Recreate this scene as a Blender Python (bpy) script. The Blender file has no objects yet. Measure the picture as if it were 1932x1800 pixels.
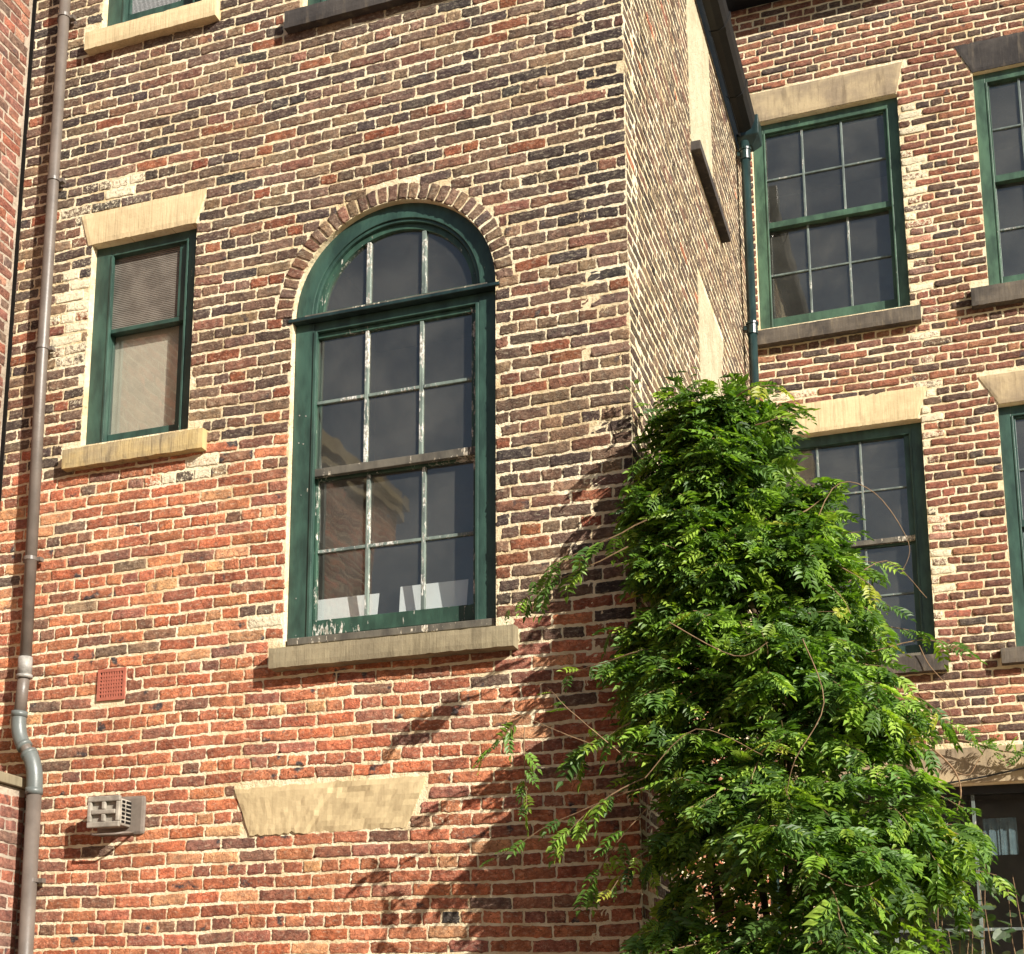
import bpy, bmesh, math, random
import numpy as np
from mathutils import Vector, Matrix
from mathutils.geometry import tessellate_polygon

# ------------------------------------------------------------ camera, sky, sun
scene = bpy.context.scene
col = scene.collection
H = 1.6
cam = bpy.data.cameras.new('camera')
cam.sensor_fit = 'HORIZONTAL'
cam.sensor_width = 36.0
cam.lens = 2770.44 / 1932 * 36.0
cam.shift_x = (966 - 821.54) / 1932
cam.shift_y = (1406.67 - 900) / 1932
cam.clip_end = 500
cam_o = bpy.data.objects.new('camera', cam)
col.objects.link(cam_o)
rgt = Vector((0.93556811, 0.35307669, 0.00701187))
up = Vector((0.06612965, -0.19466274, 0.97863849))
fw = Vector((-0.34689938, 0.91511927, 0.20546909))
cam_o.matrix_world = Matrix(((rgt.x, up.x, -fw.x, 0), (rgt.y, up.y, -fw.y, 0), (rgt.z, up.z, -fw.z, H), (0, 0, 0, 1)))
scene.camera = cam_o

SUN_AZ, SUN_EL = math.radians(122), math.radians(27)     # azimuth from +Y towards +X
sdir = Vector((math.sin(SUN_AZ) * math.cos(SUN_EL), math.cos(SUN_AZ) * math.cos(SUN_EL), math.sin(SUN_EL)))
world = bpy.data.worlds.new('World')
scene.world = world
world.use_nodes = True
wn = world.node_tree
sky = wn.nodes.new('ShaderNodeTexSky')
sky.sky_type = 'NISHITA'
sky.sun_disc = False
sky.sun_elevation = SUN_EL
sky.sun_rotation = SUN_AZ
bg = wn.nodes['Background']
bg.inputs['Strength'].default_value = 0.06
wn.links.new(sky.outputs[0], bg.inputs['Color'])
sun = bpy.data.lights.new('sun', 'SUN')
sun.energy = 5.0
sun.angle = math.radians(0.5)
sun.color = (1.0, 0.945, 0.86)
sun_o = bpy.data.objects.new('sun', sun)
col.objects.link(sun_o)
sun_o.location = (6, -6, 12)
sun_o.rotation_euler = sdir.to_track_quat('Z', 'Y').to_euler()
scene.view_settings.view_transform = 'Standard'
scene.view_settings.look = 'None'
scene.view_settings.exposure = 0.94
scene.view_settings.gamma = 1.0

# ------------------------------------------------------------ helpers
rnd = random.Random(7)
def lin(r, g, b):
    f = lambda c: (c / 255 / 12.92) if c / 255 <= 0.04045 else ((c / 255 + 0.055) / 1.055) ** 2.4
    return (f(r), f(g), f(b))

def tag(o, label=None, cat=None, group=None, kind=None):
    if label: o['label'] = label
    if cat: o['category'] = cat
    if group: o['group'] = group
    if kind: o['kind'] = kind
    return o

def empty(name, loc=(0, 0, 0)):
    o = bpy.data.objects.new(name, None)
    o.location = loc
    col.objects.link(o)
    return o

def link(name, me, mats, parent=None, smooth=False, bevel=0):
    for m in (mats if isinstance(mats, (list, tuple)) else [mats]):
        me.materials.append(m)
    o = bpy.data.objects.new(name, me)
    col.objects.link(o)
    if smooth:
        me.polygons.foreach_set('use_smooth', [True] * len(me.polygons))
    if parent is not None:
        o.parent = parent
        pl = Vector((0, 0, 0)); p = parent
        while p is not None:
            pl += p.location; p = p.parent
        o.location = -pl            # geometry is written in world coordinates; parents only translate
    if bevel:
        b = o.modifiers.new('bevel', 'BEVEL')
        b.width = bevel; b.segments = 2; b.limit_method = 'ANGLE'
    return o

class MB:
    def __init__(s): s.v = []; s.f = []; s.mi = []
    def add(s, vs, fs, mi=0):
        n = len(s.v); s.v += [tuple(p) for p in vs]
        s.f += [tuple(i + n for i in f) for f in fs]; s.mi += [mi] * len(fs)
        return s
    def box(s, x0, x1, y0, y1, z0, z1, mi=0):
        vs = [(x, y, z) for x in (x0, x1) for y in (y0, y1) for z in (z0, z1)]
        return s.add(vs, [(0, 1, 3, 2), (4, 6, 7, 5), (0, 4, 5, 1), (2, 3, 7, 6), (0, 2, 6, 4), (1, 5, 7, 3)], mi)
    def prism(s, pts, y0, y1, mi=0):        # (x,z) outline, extruded in y
        n = len(pts)
        vs = [(x, y0, z) for x, z in pts] + [(x, y1, z) for x, z in pts]
        fs = [tuple(range(n)), tuple(range(2 * n - 1, n - 1, -1))]
        fs += [(i, i + n, (i + 1) % n + n, (i + 1) % n) for i in range(n)]
        return s.add(vs, fs, mi)
    def band(s, cx, cz, r0, r1, a0, a1, y0, y1, n=40, mi=0):   # arched bar
        vs = []
        for i in range(n + 1):
            a = a0 + (a1 - a0) * i / n; c, q = math.cos(a), math.sin(a)
            vs += [(cx + r0 * c, y0, cz + r0 * q), (cx + r1 * c, y0, cz + r1 * q), (cx + r1 * c, y1, cz + r1 * q), (cx + r0 * c, y1, cz + r0 * q)]
        fs = []
        for i in range(n):
            b = 4 * i
            for k in range(4):
                fs.append((b + k, b + 4 + k, b + 4 + (k + 1) % 4, b + (k + 1) % 4))
        fs += [(0, 1, 2, 3), (4 * n + 3, 4 * n + 2, 4 * n + 1, 4 * n)]
        return s.add(vs, fs, mi)
    def tube(s, pts, r, n=8, r1=None, mi=0, cap=True):
        P = [Vector(p) for p in pts]; L = len(P); base = len(s.v); prev = None
        for i, p in enumerate(P):
            t = (P[min(i + 1, L - 1)] - P[max(i - 1, 0)]).normalized()
            if prev is None:
                a = Vector((0, 0, 1)) if abs(t.z) < 0.9 else Vector((1, 0, 0))
                u = t.cross(a).normalized()
            else:
                u = (prev - t * prev.dot(t)).normalized()
            prev = u; w = t.cross(u)
            rr = r if r1 is None else r + (r1 - r) * i / (L - 1)
            for k in range(n):
                a = 2 * math.pi * k / n
                s.v.append(tuple(p + (u * math.cos(a) + w * math.sin(a)) * rr))
        for i in range(L - 1):
            for k in range(n):
                a = base + i * n + k; b = base + i * n + (k + 1) % n
                s.f.append((a, b, b + n, a + n)); s.mi.append(mi)
        if cap:
            s.f.append(tuple(base + k for k in range(n))[::-1]); s.mi.append(mi)
            s.f.append(tuple(base + (L - 1) * n + k for k in range(n))); s.mi.append(mi)
        return s
    def build(s, name, mats, parent=None, smooth=False, bevel=0):
        me = bpy.data.meshes.new(name); me.from_pydata(s.v, [], s.f)
        me.polygons.foreach_set('material_index', s.mi)
        bm = bmesh.new(); bm.from_mesh(me); bmesh.ops.recalc_face_normals(bm, faces=bm.faces); bm.to_mesh(me); bm.free()
        return link(name, me, mats, parent, smooth, bevel)

# ------------------------------------------------------------ materials
class N:
    def __init__(s, name):
        s.m = bpy.data.materials.new(name); s.m.use_nodes = True
        s.t = s.m.node_tree; s.b = s.t.nodes['Principled BSDF']; s.out = s.t.nodes['Material Output']
        s.co = s.t.nodes.new('ShaderNodeTexCoord').outputs['Object']
    def new(s, ty, **k):
        n = s.t.nodes.new(ty)
        for a, v in k.items():
            if a.startswith('i_'):
                n.inputs[a[2:].replace('_', ' ')].default_value = v
            else: setattr(n, a, v)
        return n
    def ln(s, a, b): s.t.links.new(a, b)
    def noise(s, scale, detail=4, rough=0.6, vec=None, stretch=None, off=0):
        n = s.new('ShaderNodeTexNoise'); n.inputs['Scale'].default_value = scale
        n.inputs['Detail'].default_value = detail; n.inputs['Roughness'].default_value = rough
        v = vec or s.co
        if stretch or off:
            m = s.new('ShaderNodeMapping'); m.inputs['Scale'].default_value = stretch or (1, 1, 1)
            m.inputs['Location'].default_value = (off, off * 1.7, off * 0.6)
            s.ln(v, m.inputs['Vector']); v = m.outputs[0]
        s.ln(v, n.inputs['Vector']); return n.outputs['Fac']
    def ramp(s, fac, a, b, ca=0.0, cb=1.0):
        n = s.new('ShaderNodeMapRange'); n.interpolation_type = 'SMOOTHSTEP'
        for k, v in (('From Min', a), ('From Max', b), ('To Min', ca), ('To Max', cb)): n.inputs[k].default_value = v
        s.ln(fac, n.inputs['Value']); return n.outputs[0]
    def mix(s, fac, a, b, mode='MIX'):
        n = s.new('ShaderNodeMix', data_type='RGBA', blend_type=mode)
        for sock, v in ((n.inputs[0], fac), (n.inputs[6], a), (n.inputs[7], b)):
            if isinstance(v, (int, float)): sock.default_value = v
            elif isinstance(v, tuple): sock.default_value = (*v, 1) if len(v) == 3 else v
            else: s.ln(v, sock)
        return n.outputs[2]
    def math(s, op, a, b=0.0, c=None):
        n = s.new('ShaderNodeMath', operation=op)
        for sock, v in zip(n.inputs, (a, b, c)):
            if v is None: continue
            if isinstance(v, (int, float)): sock.default_value = v
            else: s.ln(v, sock)
        return n.outputs[0]
    def attr(s, name, o='Color'):
        n = s.new('ShaderNodeAttribute'); n.attribute_name = name; return n.outputs[o]
    def bump(s, h, dist, strength=1.0, prev=None):
        n = s.new('ShaderNodeBump'); n.inputs['Distance'].default_value = dist; n.inputs['Strength'].default_value = strength
        s.ln(h, n.inputs['Height'])
        if prev is not None: s.ln(prev, n.inputs['Normal'])
        return n.outputs[0]
    def fin(s, color=None, rough=0.8, normal=None, spec=0.3, metal=0.0):
        if color is not None:
            if isinstance(color, tuple): s.b.inputs['Base Color'].default_value = (*color, 1)
            else: s.ln(color, s.b.inputs['Base Color'])
        if isinstance(rough, (int, float)): s.b.inputs['Roughness'].default_value = rough
        else: s.ln(rough, s.b.inputs['Roughness'])
        s.b.inputs['Specular IOR Level'].default_value = spec
        s.b.inputs['Metallic'].default_value = metal
        if normal is not None: s.ln(normal, s.b.inputs['Normal'])
        return s.m

MORTAR = lin(238, 225, 192)
def brick_mat(name, smear_col, limy=0.25):
    k = N(name)
    c = k.attr('bcol')
    n1 = k.noise(17, 6, 0.7); n2 = k.noise(90, 4, 0.8); n3 = k.noise(11, 3, 0.5, off=9); n4 = k.noise(38, 6, 0.75, off=3)
    n5 = k.noise(30, 5, 0.7, stretch=(1, 1, 2.2), off=5)
    c = k.mix(k.ramp(n1, 0.3, 0.7), k.mix(1.0, c, (0.56, 0.55, 0.58), 'MULTIPLY'), k.mix(1.0, c, (1.42, 1.36, 1.28), 'MULTIPLY'))
    # burnt blue-grey hearts and ochre flushes
    c = k.mix(k.math('MULTIPLY', k.ramp(n3, 0.60, 0.70), k.attr('burn', 'Fac')), c, lin(80, 72, 72))
    # lime bloom
    bl = k.math('MULTIPLY', k.ramp(n5, 0.50, 0.72), limy)
    c = k.mix(bl, c, smear_col)
    # soot, and shade painted into the pits
    c = k.mix(k.ramp(n5, 0.46, 0.30, 0, 0.75), c, k.mix(1.0, c, (0.45, 0.42, 0.42), 'MULTIPLY'))
    c = k.mix(k.ramp(n2, 0.40, 0.26), c, k.mix(1.0, c, (0.32, 0.30, 0.30), 'MULTIPLY'))
    # mortar smeared over the face
    sm = k.math('ADD', k.attr('smear', 'Fac'), k.math('MULTIPLY', k.math('SUBTRACT', n4, 0.5), 1.3))
    sm = k.ramp(k.math('ADD', sm, k.math('MULTIPLY', k.math('SUBTRACT', n2, 0.5), 0.7)), 0.30, 0.50)
    c = k.mix(sm, c, smear_col)
    big = k.noise(1.1, 4, 0.6, off=13); c = k.mix(k.ramp(big, .38, .66, 0, .55), c, k.mix(1.0, c, (0.66, 0.63, 0.62), 'MULTIPLY'))
    h = k.math('ADD', k.math('MULTIPLY', n4, 1.0), k.math('MULTIPLY', n2, 0.55))
    nb = k.bump(h, 0.022, 0.9)
    # creased, flaking faces
    vor = k.new('ShaderNodeTexVoronoi', feature='DISTANCE_TO_EDGE'); vor.inputs['Scale'].default_value = 21
    nz = k.new('ShaderNodeTexNoise'); nz.inputs['Scale'].default_value = 22; k.ln(k.co, nz.inputs['Vector'])
    va = k.new('ShaderNodeVectorMath', operation='MULTIPLY_ADD'); va.inputs[1].default_value = (.07, .07, .07)
    k.ln(nz.outputs['Color'], va.inputs[0]); k.ln(k.co, va.inputs[2]); k.ln(va.outputs[0], vor.inputs['Vector'])
    cr = k.ramp(vor.outputs['Distance'], 0.0, 0.05)
    nb = k.bump(cr, 0.005, 0.6, nb)
    c = k.mix(k.math('MULTIPLY', k.math('SUBTRACT', 1.0, cr), k.ramp(n1, .45, .6)), c, k.mix(1.0, c, (0.4, 0.38, 0.38), 'MULTIPLY'))
    return k.fin(c, 0.92, nb, 0.15)

def mortar_mat(name, base, dark):
    k = N(name)
    n1 = k.noise(5, 5, 0.6); n2 = k.noise(120, 3, 0.7); n3 = k.noise(26, 5, 0.7)
    c = k.mix(k.ramp(n1, 0.35, 0.7), base, dark)
    c = k.mix(k.ramp(n3, 0.50, 0.72, 0, 0.75), c, k.mix(1.0, c, (0.75, 0.7, 0.62), 'MULTIPLY'))
    c = k.mix(k.ramp(n2, 0.4, 0.25, 0, 0.5), c, k.mix(1.0, c, (0.5, 0.46, 0.4), 'MULTIPLY'))
    big = k.noise(1.1, 4, 0.6, off=13); c = k.mix(k.ramp(big, .42, .68, 0, .35), c, k.mix(1.0, c, (0.76, 0.72, 0.66), 'MULTIPLY'))
    return k.fin(c, 0.95, k.bump(k.math('ADD', n3, k.math('MULTIPLY', n2, 0.4)), 0.02, 1.0), 0.15)

def stone_mat(name, a, b, dirt, dirt_amt=0.3, tool=90, tool_amt=0.5):
    k = N(name)
    n1 = k.noise(3.2, 5, 0.6); n2 = k.noise(5, 4, 0.6, stretch=(3.5, 3.5, 0.6), off=2); n3 = k.noise(60, 4, 0.7)
    c = k.mix(k.ramp(n1, 0.35, 0.65), a, b)
    c = k.mix(k.ramp(n2, 0.5, 0.72, 0, dirt_amt), c, dirt)
    c = k.mix(k.ramp(n3, 0.35, 0.2, 0, 0.6), c, k.mix(1.0, c, (0.5, 0.46, 0.42), 'MULTIPLY'))
    wv = k.noise(tool, 2, 0.5, stretch=(1, 1, 0.03), off=4)
    c = k.mix(k.ramp(wv, 0.5, 0.35, 0, tool_amt * 0.6), c, k.mix(1.0, c, (0.55, 0.52, 0.48), 'MULTIPLY'))
    nb = k.bump(k.math('ADD', k.math('MULTIPLY', wv, tool_amt), k.math('MULTIPLY', n3, 0.5)), 0.006, 0.6)
    return k.fin(c, 0.92, nb, 0.15)

def paint_mat(name, base, flake, under, rough=0.42, var=0.35, scale=38):
    """old gloss paint, dirt-streaked, flaking to pale primer or bare wood"""
    k = N(name)
    n1 = k.noise(6, 4, 0.6, stretch=(2, 2, 0.7)); n2 = k.noise(scale, 5, 0.7, stretch=(1.4, 1.4, 0.35)); n3 = k.noise(4, 3, 0.5, off=6)
    c = k.mix(k.ramp(n1, 0.3, 0.7), k.mix(1.0, base, (1 - var,) * 3, 'MULTIPLY'), k.mix(1.0, base, (1 + var, 1 + var, 1 + var * 0.8), 'MULTIPLY'))
    fl = k.ramp(k.math('ADD', n2, k.math('MULTIPLY', k.math('SUBTRACT', n3, 0.5), 0.7)), 0.80 - flake, 0.83 - flake)
    n5 = k.noise(55, 3, 0.6, off=11)
    uc = k.mix(k.ramp(n5, 0.4, 0.6), under, k.mix(1.0, under, (0.45, 0.42, 0.38), 'MULTIPLY'))
    c = k.mix(fl, c, uc)
    nb = k.bump(fl, -0.0015, 0.8); nb = k.bump(n2, 0.004, 0.35, nb)
    return k.fin(c, k.math('ADD', k.math('MULTIPLY', fl, 0.4), rough), nb, 0.4)

def plain_mat(name, c, rough=0.5, spec=0.4, mottle=0.2, scale=12, bumpd=0.002, metal=0):
    k = N(name)
    n1 = k.noise(scale, 5, 0.6); n2 = k.noise(scale * 9, 3, 0.6)
    cc = k.mix(k.ramp(n1, 0.3, 0.7), k.mix(1.0, c, (1 - mottle,) * 3, 'MULTIPLY'), k.mix(1.0, c, (1 + mottle,) * 3, 'MULTIPLY'))
    return k.fin(cc, rough, k.bump(n2, bumpd, 0.5), spec, metal)

def glass_mat(name, wav=0.22, dust=0.045):
    k = N(name)
    t = k.t
    tr = k.new('ShaderNodeBsdfTransparent'); tr.inputs['Color'].default_value = (0.90, 0.92, 0.92, 1)
    gl = k.new('ShaderNodeBsdfGlossy'); gl.inputs['Roughness'].default_value = 0.01; gl.inputs['Color'].default_value = (1.0, 0.93, 0.82, 1)
    fr = k.new('ShaderNodeFresnel'); ge = k.new('ShaderNodeNewGeometry'); k.ln(k.ramp(ge.outputs['Backfacing'], 0, 1, 1.52, 1 / 1.52), fr.inputs['IOR'])
    nb = k.bump(k.noise(3.2, 2, 0.4, stretch=(1, 1, .6)), 0.010, wav)
    k.ln(nb, gl.inputs['Normal'])
    fac = k.math('MINIMUM', k.math('MULTIPLY', fr.outputs[0], 1.7), 1.0)
    m1 = k.new('ShaderNodeMixShader'); k.ln(fac, m1.inputs[0]); k.ln(tr.outputs[0], m1.inputs[1]); k.ln(gl.outputs[0], m1.inputs[2])
    df = k.new('ShaderNodeBsdfDiffuse'); df.inputs['Color'].default_value = (0.5, 0.48, 0.42, 1)
    dn = k.ramp(k.noise(1.6, 4, 0.6), 0.35, 0.75, dust * 0.5, dust * 1.4)
    m2 = k.new('ShaderNodeMixShader'); k.ln(dn, m2.inputs[0]); k.ln(m1.outputs[0], m2.inputs[1]); k.ln(df.outputs[0], m2.inputs[2])
    k.ln(m2.outputs[0], k.out.inputs['Surface']); t.nodes.remove(k.b)
    return k.m

def leaf_mat(name, tint):
    k = N(name)
    c = k.mix(1.0, k.attr('lcol'), tint, 'MULTIPLY')
    n1 = k.noise(30, 3, 0.6)
    c = k.mix(k.ramp(n1, 0.3, 0.7), k.mix(1.0, c, (0.8, 0.8, 0.8), 'MULTIPLY'), k.mix(1.0, c, (1.2, 1.2, 1.1), 'MULTIPLY'))
    k.fin(c, 0.45, None, 0.3)
    tl = k.new('ShaderNodeBsdfTranslucent')
    k.ln(k.mix(1.0, c, (1.5, 1.7, 0.5), 'MULTIPLY'), tl.inputs['Color'])
    m = k.new('ShaderNodeMixShader'); m.inputs[0].default_value = 0.32
    k.ln(k.b.outputs[0], m.inputs[1]); k.ln(tl.outputs[0], m.inputs[2]); k.ln(m.outputs[0], k.out.inputs['Surface'])
    return k.m

def rib_mat(name, c, axis, scale, rough=0.25):
    k = N(name)
    w = k.new('ShaderNodeTexWave', bands_direction=axis); w.inputs['Scale'].default_value = scale
    w.inputs['Distortion'].default_value = 1.2 if axis == 'Z' else 0.2; w.inputs['Detail'].default_value = 2
    w.inputs['Detail Scale'].default_value = 3
    k.ln(k.co, w.inputs['Vector'])
    n = k.noise(9, 3, 0.5)
    cc = k.mix(k.ramp(n, 0.3, 0.7), k.mix(1.0, c, (0.8,) * 3, 'MULTIPLY'), k.mix(1.0, c, (1.2,) * 3, 'MULTIPLY'))
    return k.fin(cc, rough, k.bump(w.outputs['Fac'], 0.007, 0.8), 0.6)

M = {}
M['brick'] = brick_mat('old_brick', MORTAR, 0.34)
M['brick_far'] = brick_mat('rear_brick', MORTAR, 0.2)
M['brick_pink'] = brick_mat('pink_brick', lin(205, 185, 160), 0.2)
M['mortar'] = mortar_mat('lime_mortar', MORTAR, lin(212, 190, 148))
M['mortar_far'] = mortar_mat('lime_mortar_rear', lin(236, 220, 186), lin(220, 198, 155))
M['mortar_grey'] = mortar_mat('grey_mortar', lin(186, 170, 150), lin(158, 143, 126))
M['render'] = mortar_mat('cream_render', lin(196, 187, 158), lin(176, 166, 138))
M['stone_y'] = stone_mat('yellow_sandstone', lin(208, 188, 148), lin(190, 171, 133), lin(150, 132, 104), 0.35)
M['stone_sill'] = stone_mat('stained_sandstone', lin(186, 164, 114), lin(150, 136, 108), lin(92, 84, 72), 0.7, 120, 0.7)
M['stone_grey'] = stone_mat('grey_sandstone', lin(148, 137, 110), lin(126, 116, 94), lin(88, 79, 62), 0.45, 110, 0.45)
M['stone_brown'] = stone_mat('brown_sandstone', lin(176, 157, 124), lin(142, 126, 104), lin(90, 76, 62), 0.45, 70, 0.3)
M['stone_black'] = stone_mat('sooty_stone', lin(76, 71, 67), lin(54, 51, 50), lin(108, 98, 84), 0.55, 110, 0.3)
M['stone_dark'] = stone_mat('dark_weathered_sill', lin(98, 90, 80), lin(70, 65, 60), lin(126, 114, 96), 0.6, 90, 0.4)
M['stone_plug'] = stone_mat('weathered_buff_stone', lin(196, 176, 136), lin(176, 157, 120), lin(140, 122, 88), 0.3, 90, 0.2)
GREEN = lin(46, 70, 62)
M['green'] = paint_mat('green_paint', GREEN, 0.02, lin(190, 186, 170))
M['green_bar'] = paint_mat('flaking_sunlit_tone_green', lin(104, 116, 110), 0.27, lin(200, 200, 192), 0.45)  # real flaking, plus the sunlit putty sides painted in as paler colour
M['green_pl'] = paint_mat('worn_green_paint', lin(48, 74, 62), 0.19, lin(204, 202, 190), 0.45)
M['green_far'] = paint_mat('sunlit_tone_green', lin(62, 86, 70), 0.05, lin(200, 195, 180))  # lighter copy of the green paint, sunlight put into its colour
M['bar_far'] = paint_mat('sunlit_tone_putty', lin(96, 106, 102), 0.2, lin(176, 176, 168), 0.45)  # pale colour stands in for putty edges lit by the sun
M['bare'] = paint_mat('weathered_wood', lin(84, 80, 72), 0.2, lin(206, 198, 180), 0.7, 0.4, 30)
M['green_dark'] = paint_mat('dark_green_iron', lin(32, 48, 48), 0.0, lin(120, 110, 90), 0.3)
M['black_iron'] = paint_mat('black_iron', lin(17, 17, 17), 0.01, lin(48, 40, 32), 0.6)
M['pipe'] = plain_mat('brown_plastic', lin(98, 89, 81), 0.42, 0.45, 0.16, 7)
M['pipe_grey'] = plain_mat('grey_plastic', lin(92, 97, 94), 0.4, 0.45, 0.1, 5)
M['pipe_worn'] = plain_mat('worn_grey_plastic', lin(138, 135, 128), 0.45, 0.45, 0.25, 25)
M['terra'] = plain_mat('terracotta', lin(160, 94, 76), 0.85, 0.2, 0.12, 30, 0.004)
M['void'] = plain_mat('dark_void', (0.008, 0.007, 0.006), 0.9, 0.1)
M['flue'] = plain_mat('beige_plastic', lin(142, 135, 123), 0.55, 0.3, 0.32, 14)
M['flue_dark'] = plain_mat('brown_grey_plastic', lin(112, 102, 92), 0.5, 0.3, 0.12, 18)
M['room'] = plain_mat('dim_room_plaster', (0.22, 0.21, 0.19), 0.9, 0.2, 0.2, 2)
M['card'] = plain_mat('white_card', lin(236, 236, 232), 0.7, 0.2, 0.04, 6)
M['blind'] = plain_mat('tan_blind', lin(196, 186, 166), 0.85, 0.2, 0.07, 9, 0.003)
M['curtain'] = plain_mat('pale_blue_curtain', lin(120, 138, 142), 0.9, 0.1, 0.15, 12)
M['glass'] = glass_mat('old_glass')
M['glass_dark'] = glass_mat('less_dusty_glass', 0.2, 0.008)  # same glass with less dust on it
M['glass_obs'] = rib_mat('obscured_glass', lin(112, 106, 97), 'Z', 24)
M['glass_rib'] = rib_mat('ribbed_glass', lin(90, 90, 88), 'X', 30)
M['leaf'] = leaf_mat('wisteria_leaf', (1, 1, 1))
M['leaf2'] = leaf_mat('shrub_leaf', (1, 1, 1))
M['stem'] = plain_mat('woody_stem', lin(128, 104, 78), 0.8, 0.2, 0.3, 30)
M['bark'] = plain_mat('grey_bark', lin(88, 74, 58), 0.9, 0.1, 0.35, 24, 0.02)
M['slate'] = plain_mat('slate_roof', lin(70, 72, 78), 0.6, 0.4, 0.25, 5, 0.01)
M['cable'] = plain_mat('black_cable', (0.02, 0.018, 0.016), 0.6, 0.3)
M['brown_wall'] = plain_mat('brown_brick_far_off', lin(104, 84, 72), 0.9, 0.1, 0.3, 3)
M['paving'] = stone_mat('yard_paving', lin(128, 120, 108), lin(108, 102, 92), lin(80, 76, 66), 0.4, 20, 0.1)

# ------------------------------------------------------------ brickwork
COURSE, LEN = 0.0775, 0.2365
ZREF = 3.25 + H - 1.6          # height of a header course
DARK = [((116, 96, 85), 3), ((104, 88, 80), 3), ((126, 106, 91), 2.6), ((90, 79, 75), 2.2), ((128, 95, 82), 1.8), ((78, 72, 71), 0.7), ((140, 119, 99), 1.3), ((142, 94, 74), 0.5)]
GREY = [((112, 98, 86), 3), ((100, 88, 78), 3), ((124, 108, 92), 2.6), ((90, 80, 74), 2.2), ((118, 94, 82), 1.6)]
RED = [((176, 116, 90), 3), ((166, 106, 84), 3), ((184, 124, 94), 2.4), ((154, 106, 90), 2.2), ((196, 150, 114), 0.8), ((136, 102, 88), 1.2), ((112, 92, 84), 0.25), ((180, 112, 84), 1.2)]
FAR = [((122, 86, 73), 3), ((108, 80, 70), 3), ((134, 90, 74), 2.2), ((92, 76, 69), 2.4), ((144, 104, 84), 0.9), ((82, 72, 69), 0.9), ((160, 110, 88), 0.5)]
PINK = [((160, 114, 100), 3), ((146, 104, 92), 3), ((132, 104, 94), 1.8), ((164, 108, 90), 1.4), ((120, 102, 94), 1), ((176, 134, 118), 1)]
def palette_pick(rng, pal, n):
    w = np.array([p[1] for p in pal], float); idx = rng.choice(len(pal), n, p=w / w.sum())
    c = np.array([lin(*p[0]) for p in pal])[idx]
    c = c * np.array([1.12, 1.07, 0.99]) * rng.uniform(0.80, 1.2, (n, 1)) * rng.uniform(0.95, 1.05, (n, 3))
    return c

def sub_intervals(a, b, blocks):
    segs = [(a, b)]
    for (p, q) in blocks:
        out = []
        for (s, e) in segs:
            if q <= s or p >= e: out.append((s, e)); continue
            if p > s: out.append((s, p))
            if q < e: out.append((q, e))
        segs = out
    return segs

def lay(rng, u0, u1, z0, z1, blocked, uref, bed=0.0160, perp=0.0115, zref=ZREF, jit=0.005):
    rows = []
    i0 = int(math.floor((z0 - zref) / COURSE)); i1 = int(math.ceil((z1 - zref) / COURSE))
    for i in range(i0, i1):
        zc = zref + i * COURSE
        za, zb = zc - (COURSE - bed) / 2, zc + (COURSE - bed) / 2
        if zc < z0 or zc > z1: continue
        k = i % 4
        L = LEN / 2 if k == 0 else LEN
        off = (LEN * 0.25 if k == 0 else (LEN / 2 if k == 2 else 0)) + rng.normal(0, 0.006)
        n0 = int(math.floor((u0 - uref) / L)) - 2; n1 = int(math.ceil((u1 - uref) / L)) + 2
        js = [uref + off + n * L + rng.normal(0, jit) for n in range(n0, n1)]
        if rng.random() < 0.12 and k: js.insert(rng.integers(1, len(js)), None)
        js = sorted([j for j in js if j is not None])
        bl = blocked(zc) if blocked else []
        for a, b in zip(js[:-1], js[1:]):
            for s, e in sub_intervals(max(a, u0), min(b, u1), bl):
                s2 = s + perp / 2; e2 = e - perp / 2
                if s == u0 or any(abs(s - q) < 1e-6 for _, q in bl): s2 = s + 0.004
                if e == u1 or any(abs(e - p) < 1e-6 for p, _ in bl): e2 = e - 0.004
                if e2 - s2 > 0.032: rows.append((s2, e2, za, zb))
    return np.array(rows)

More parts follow.
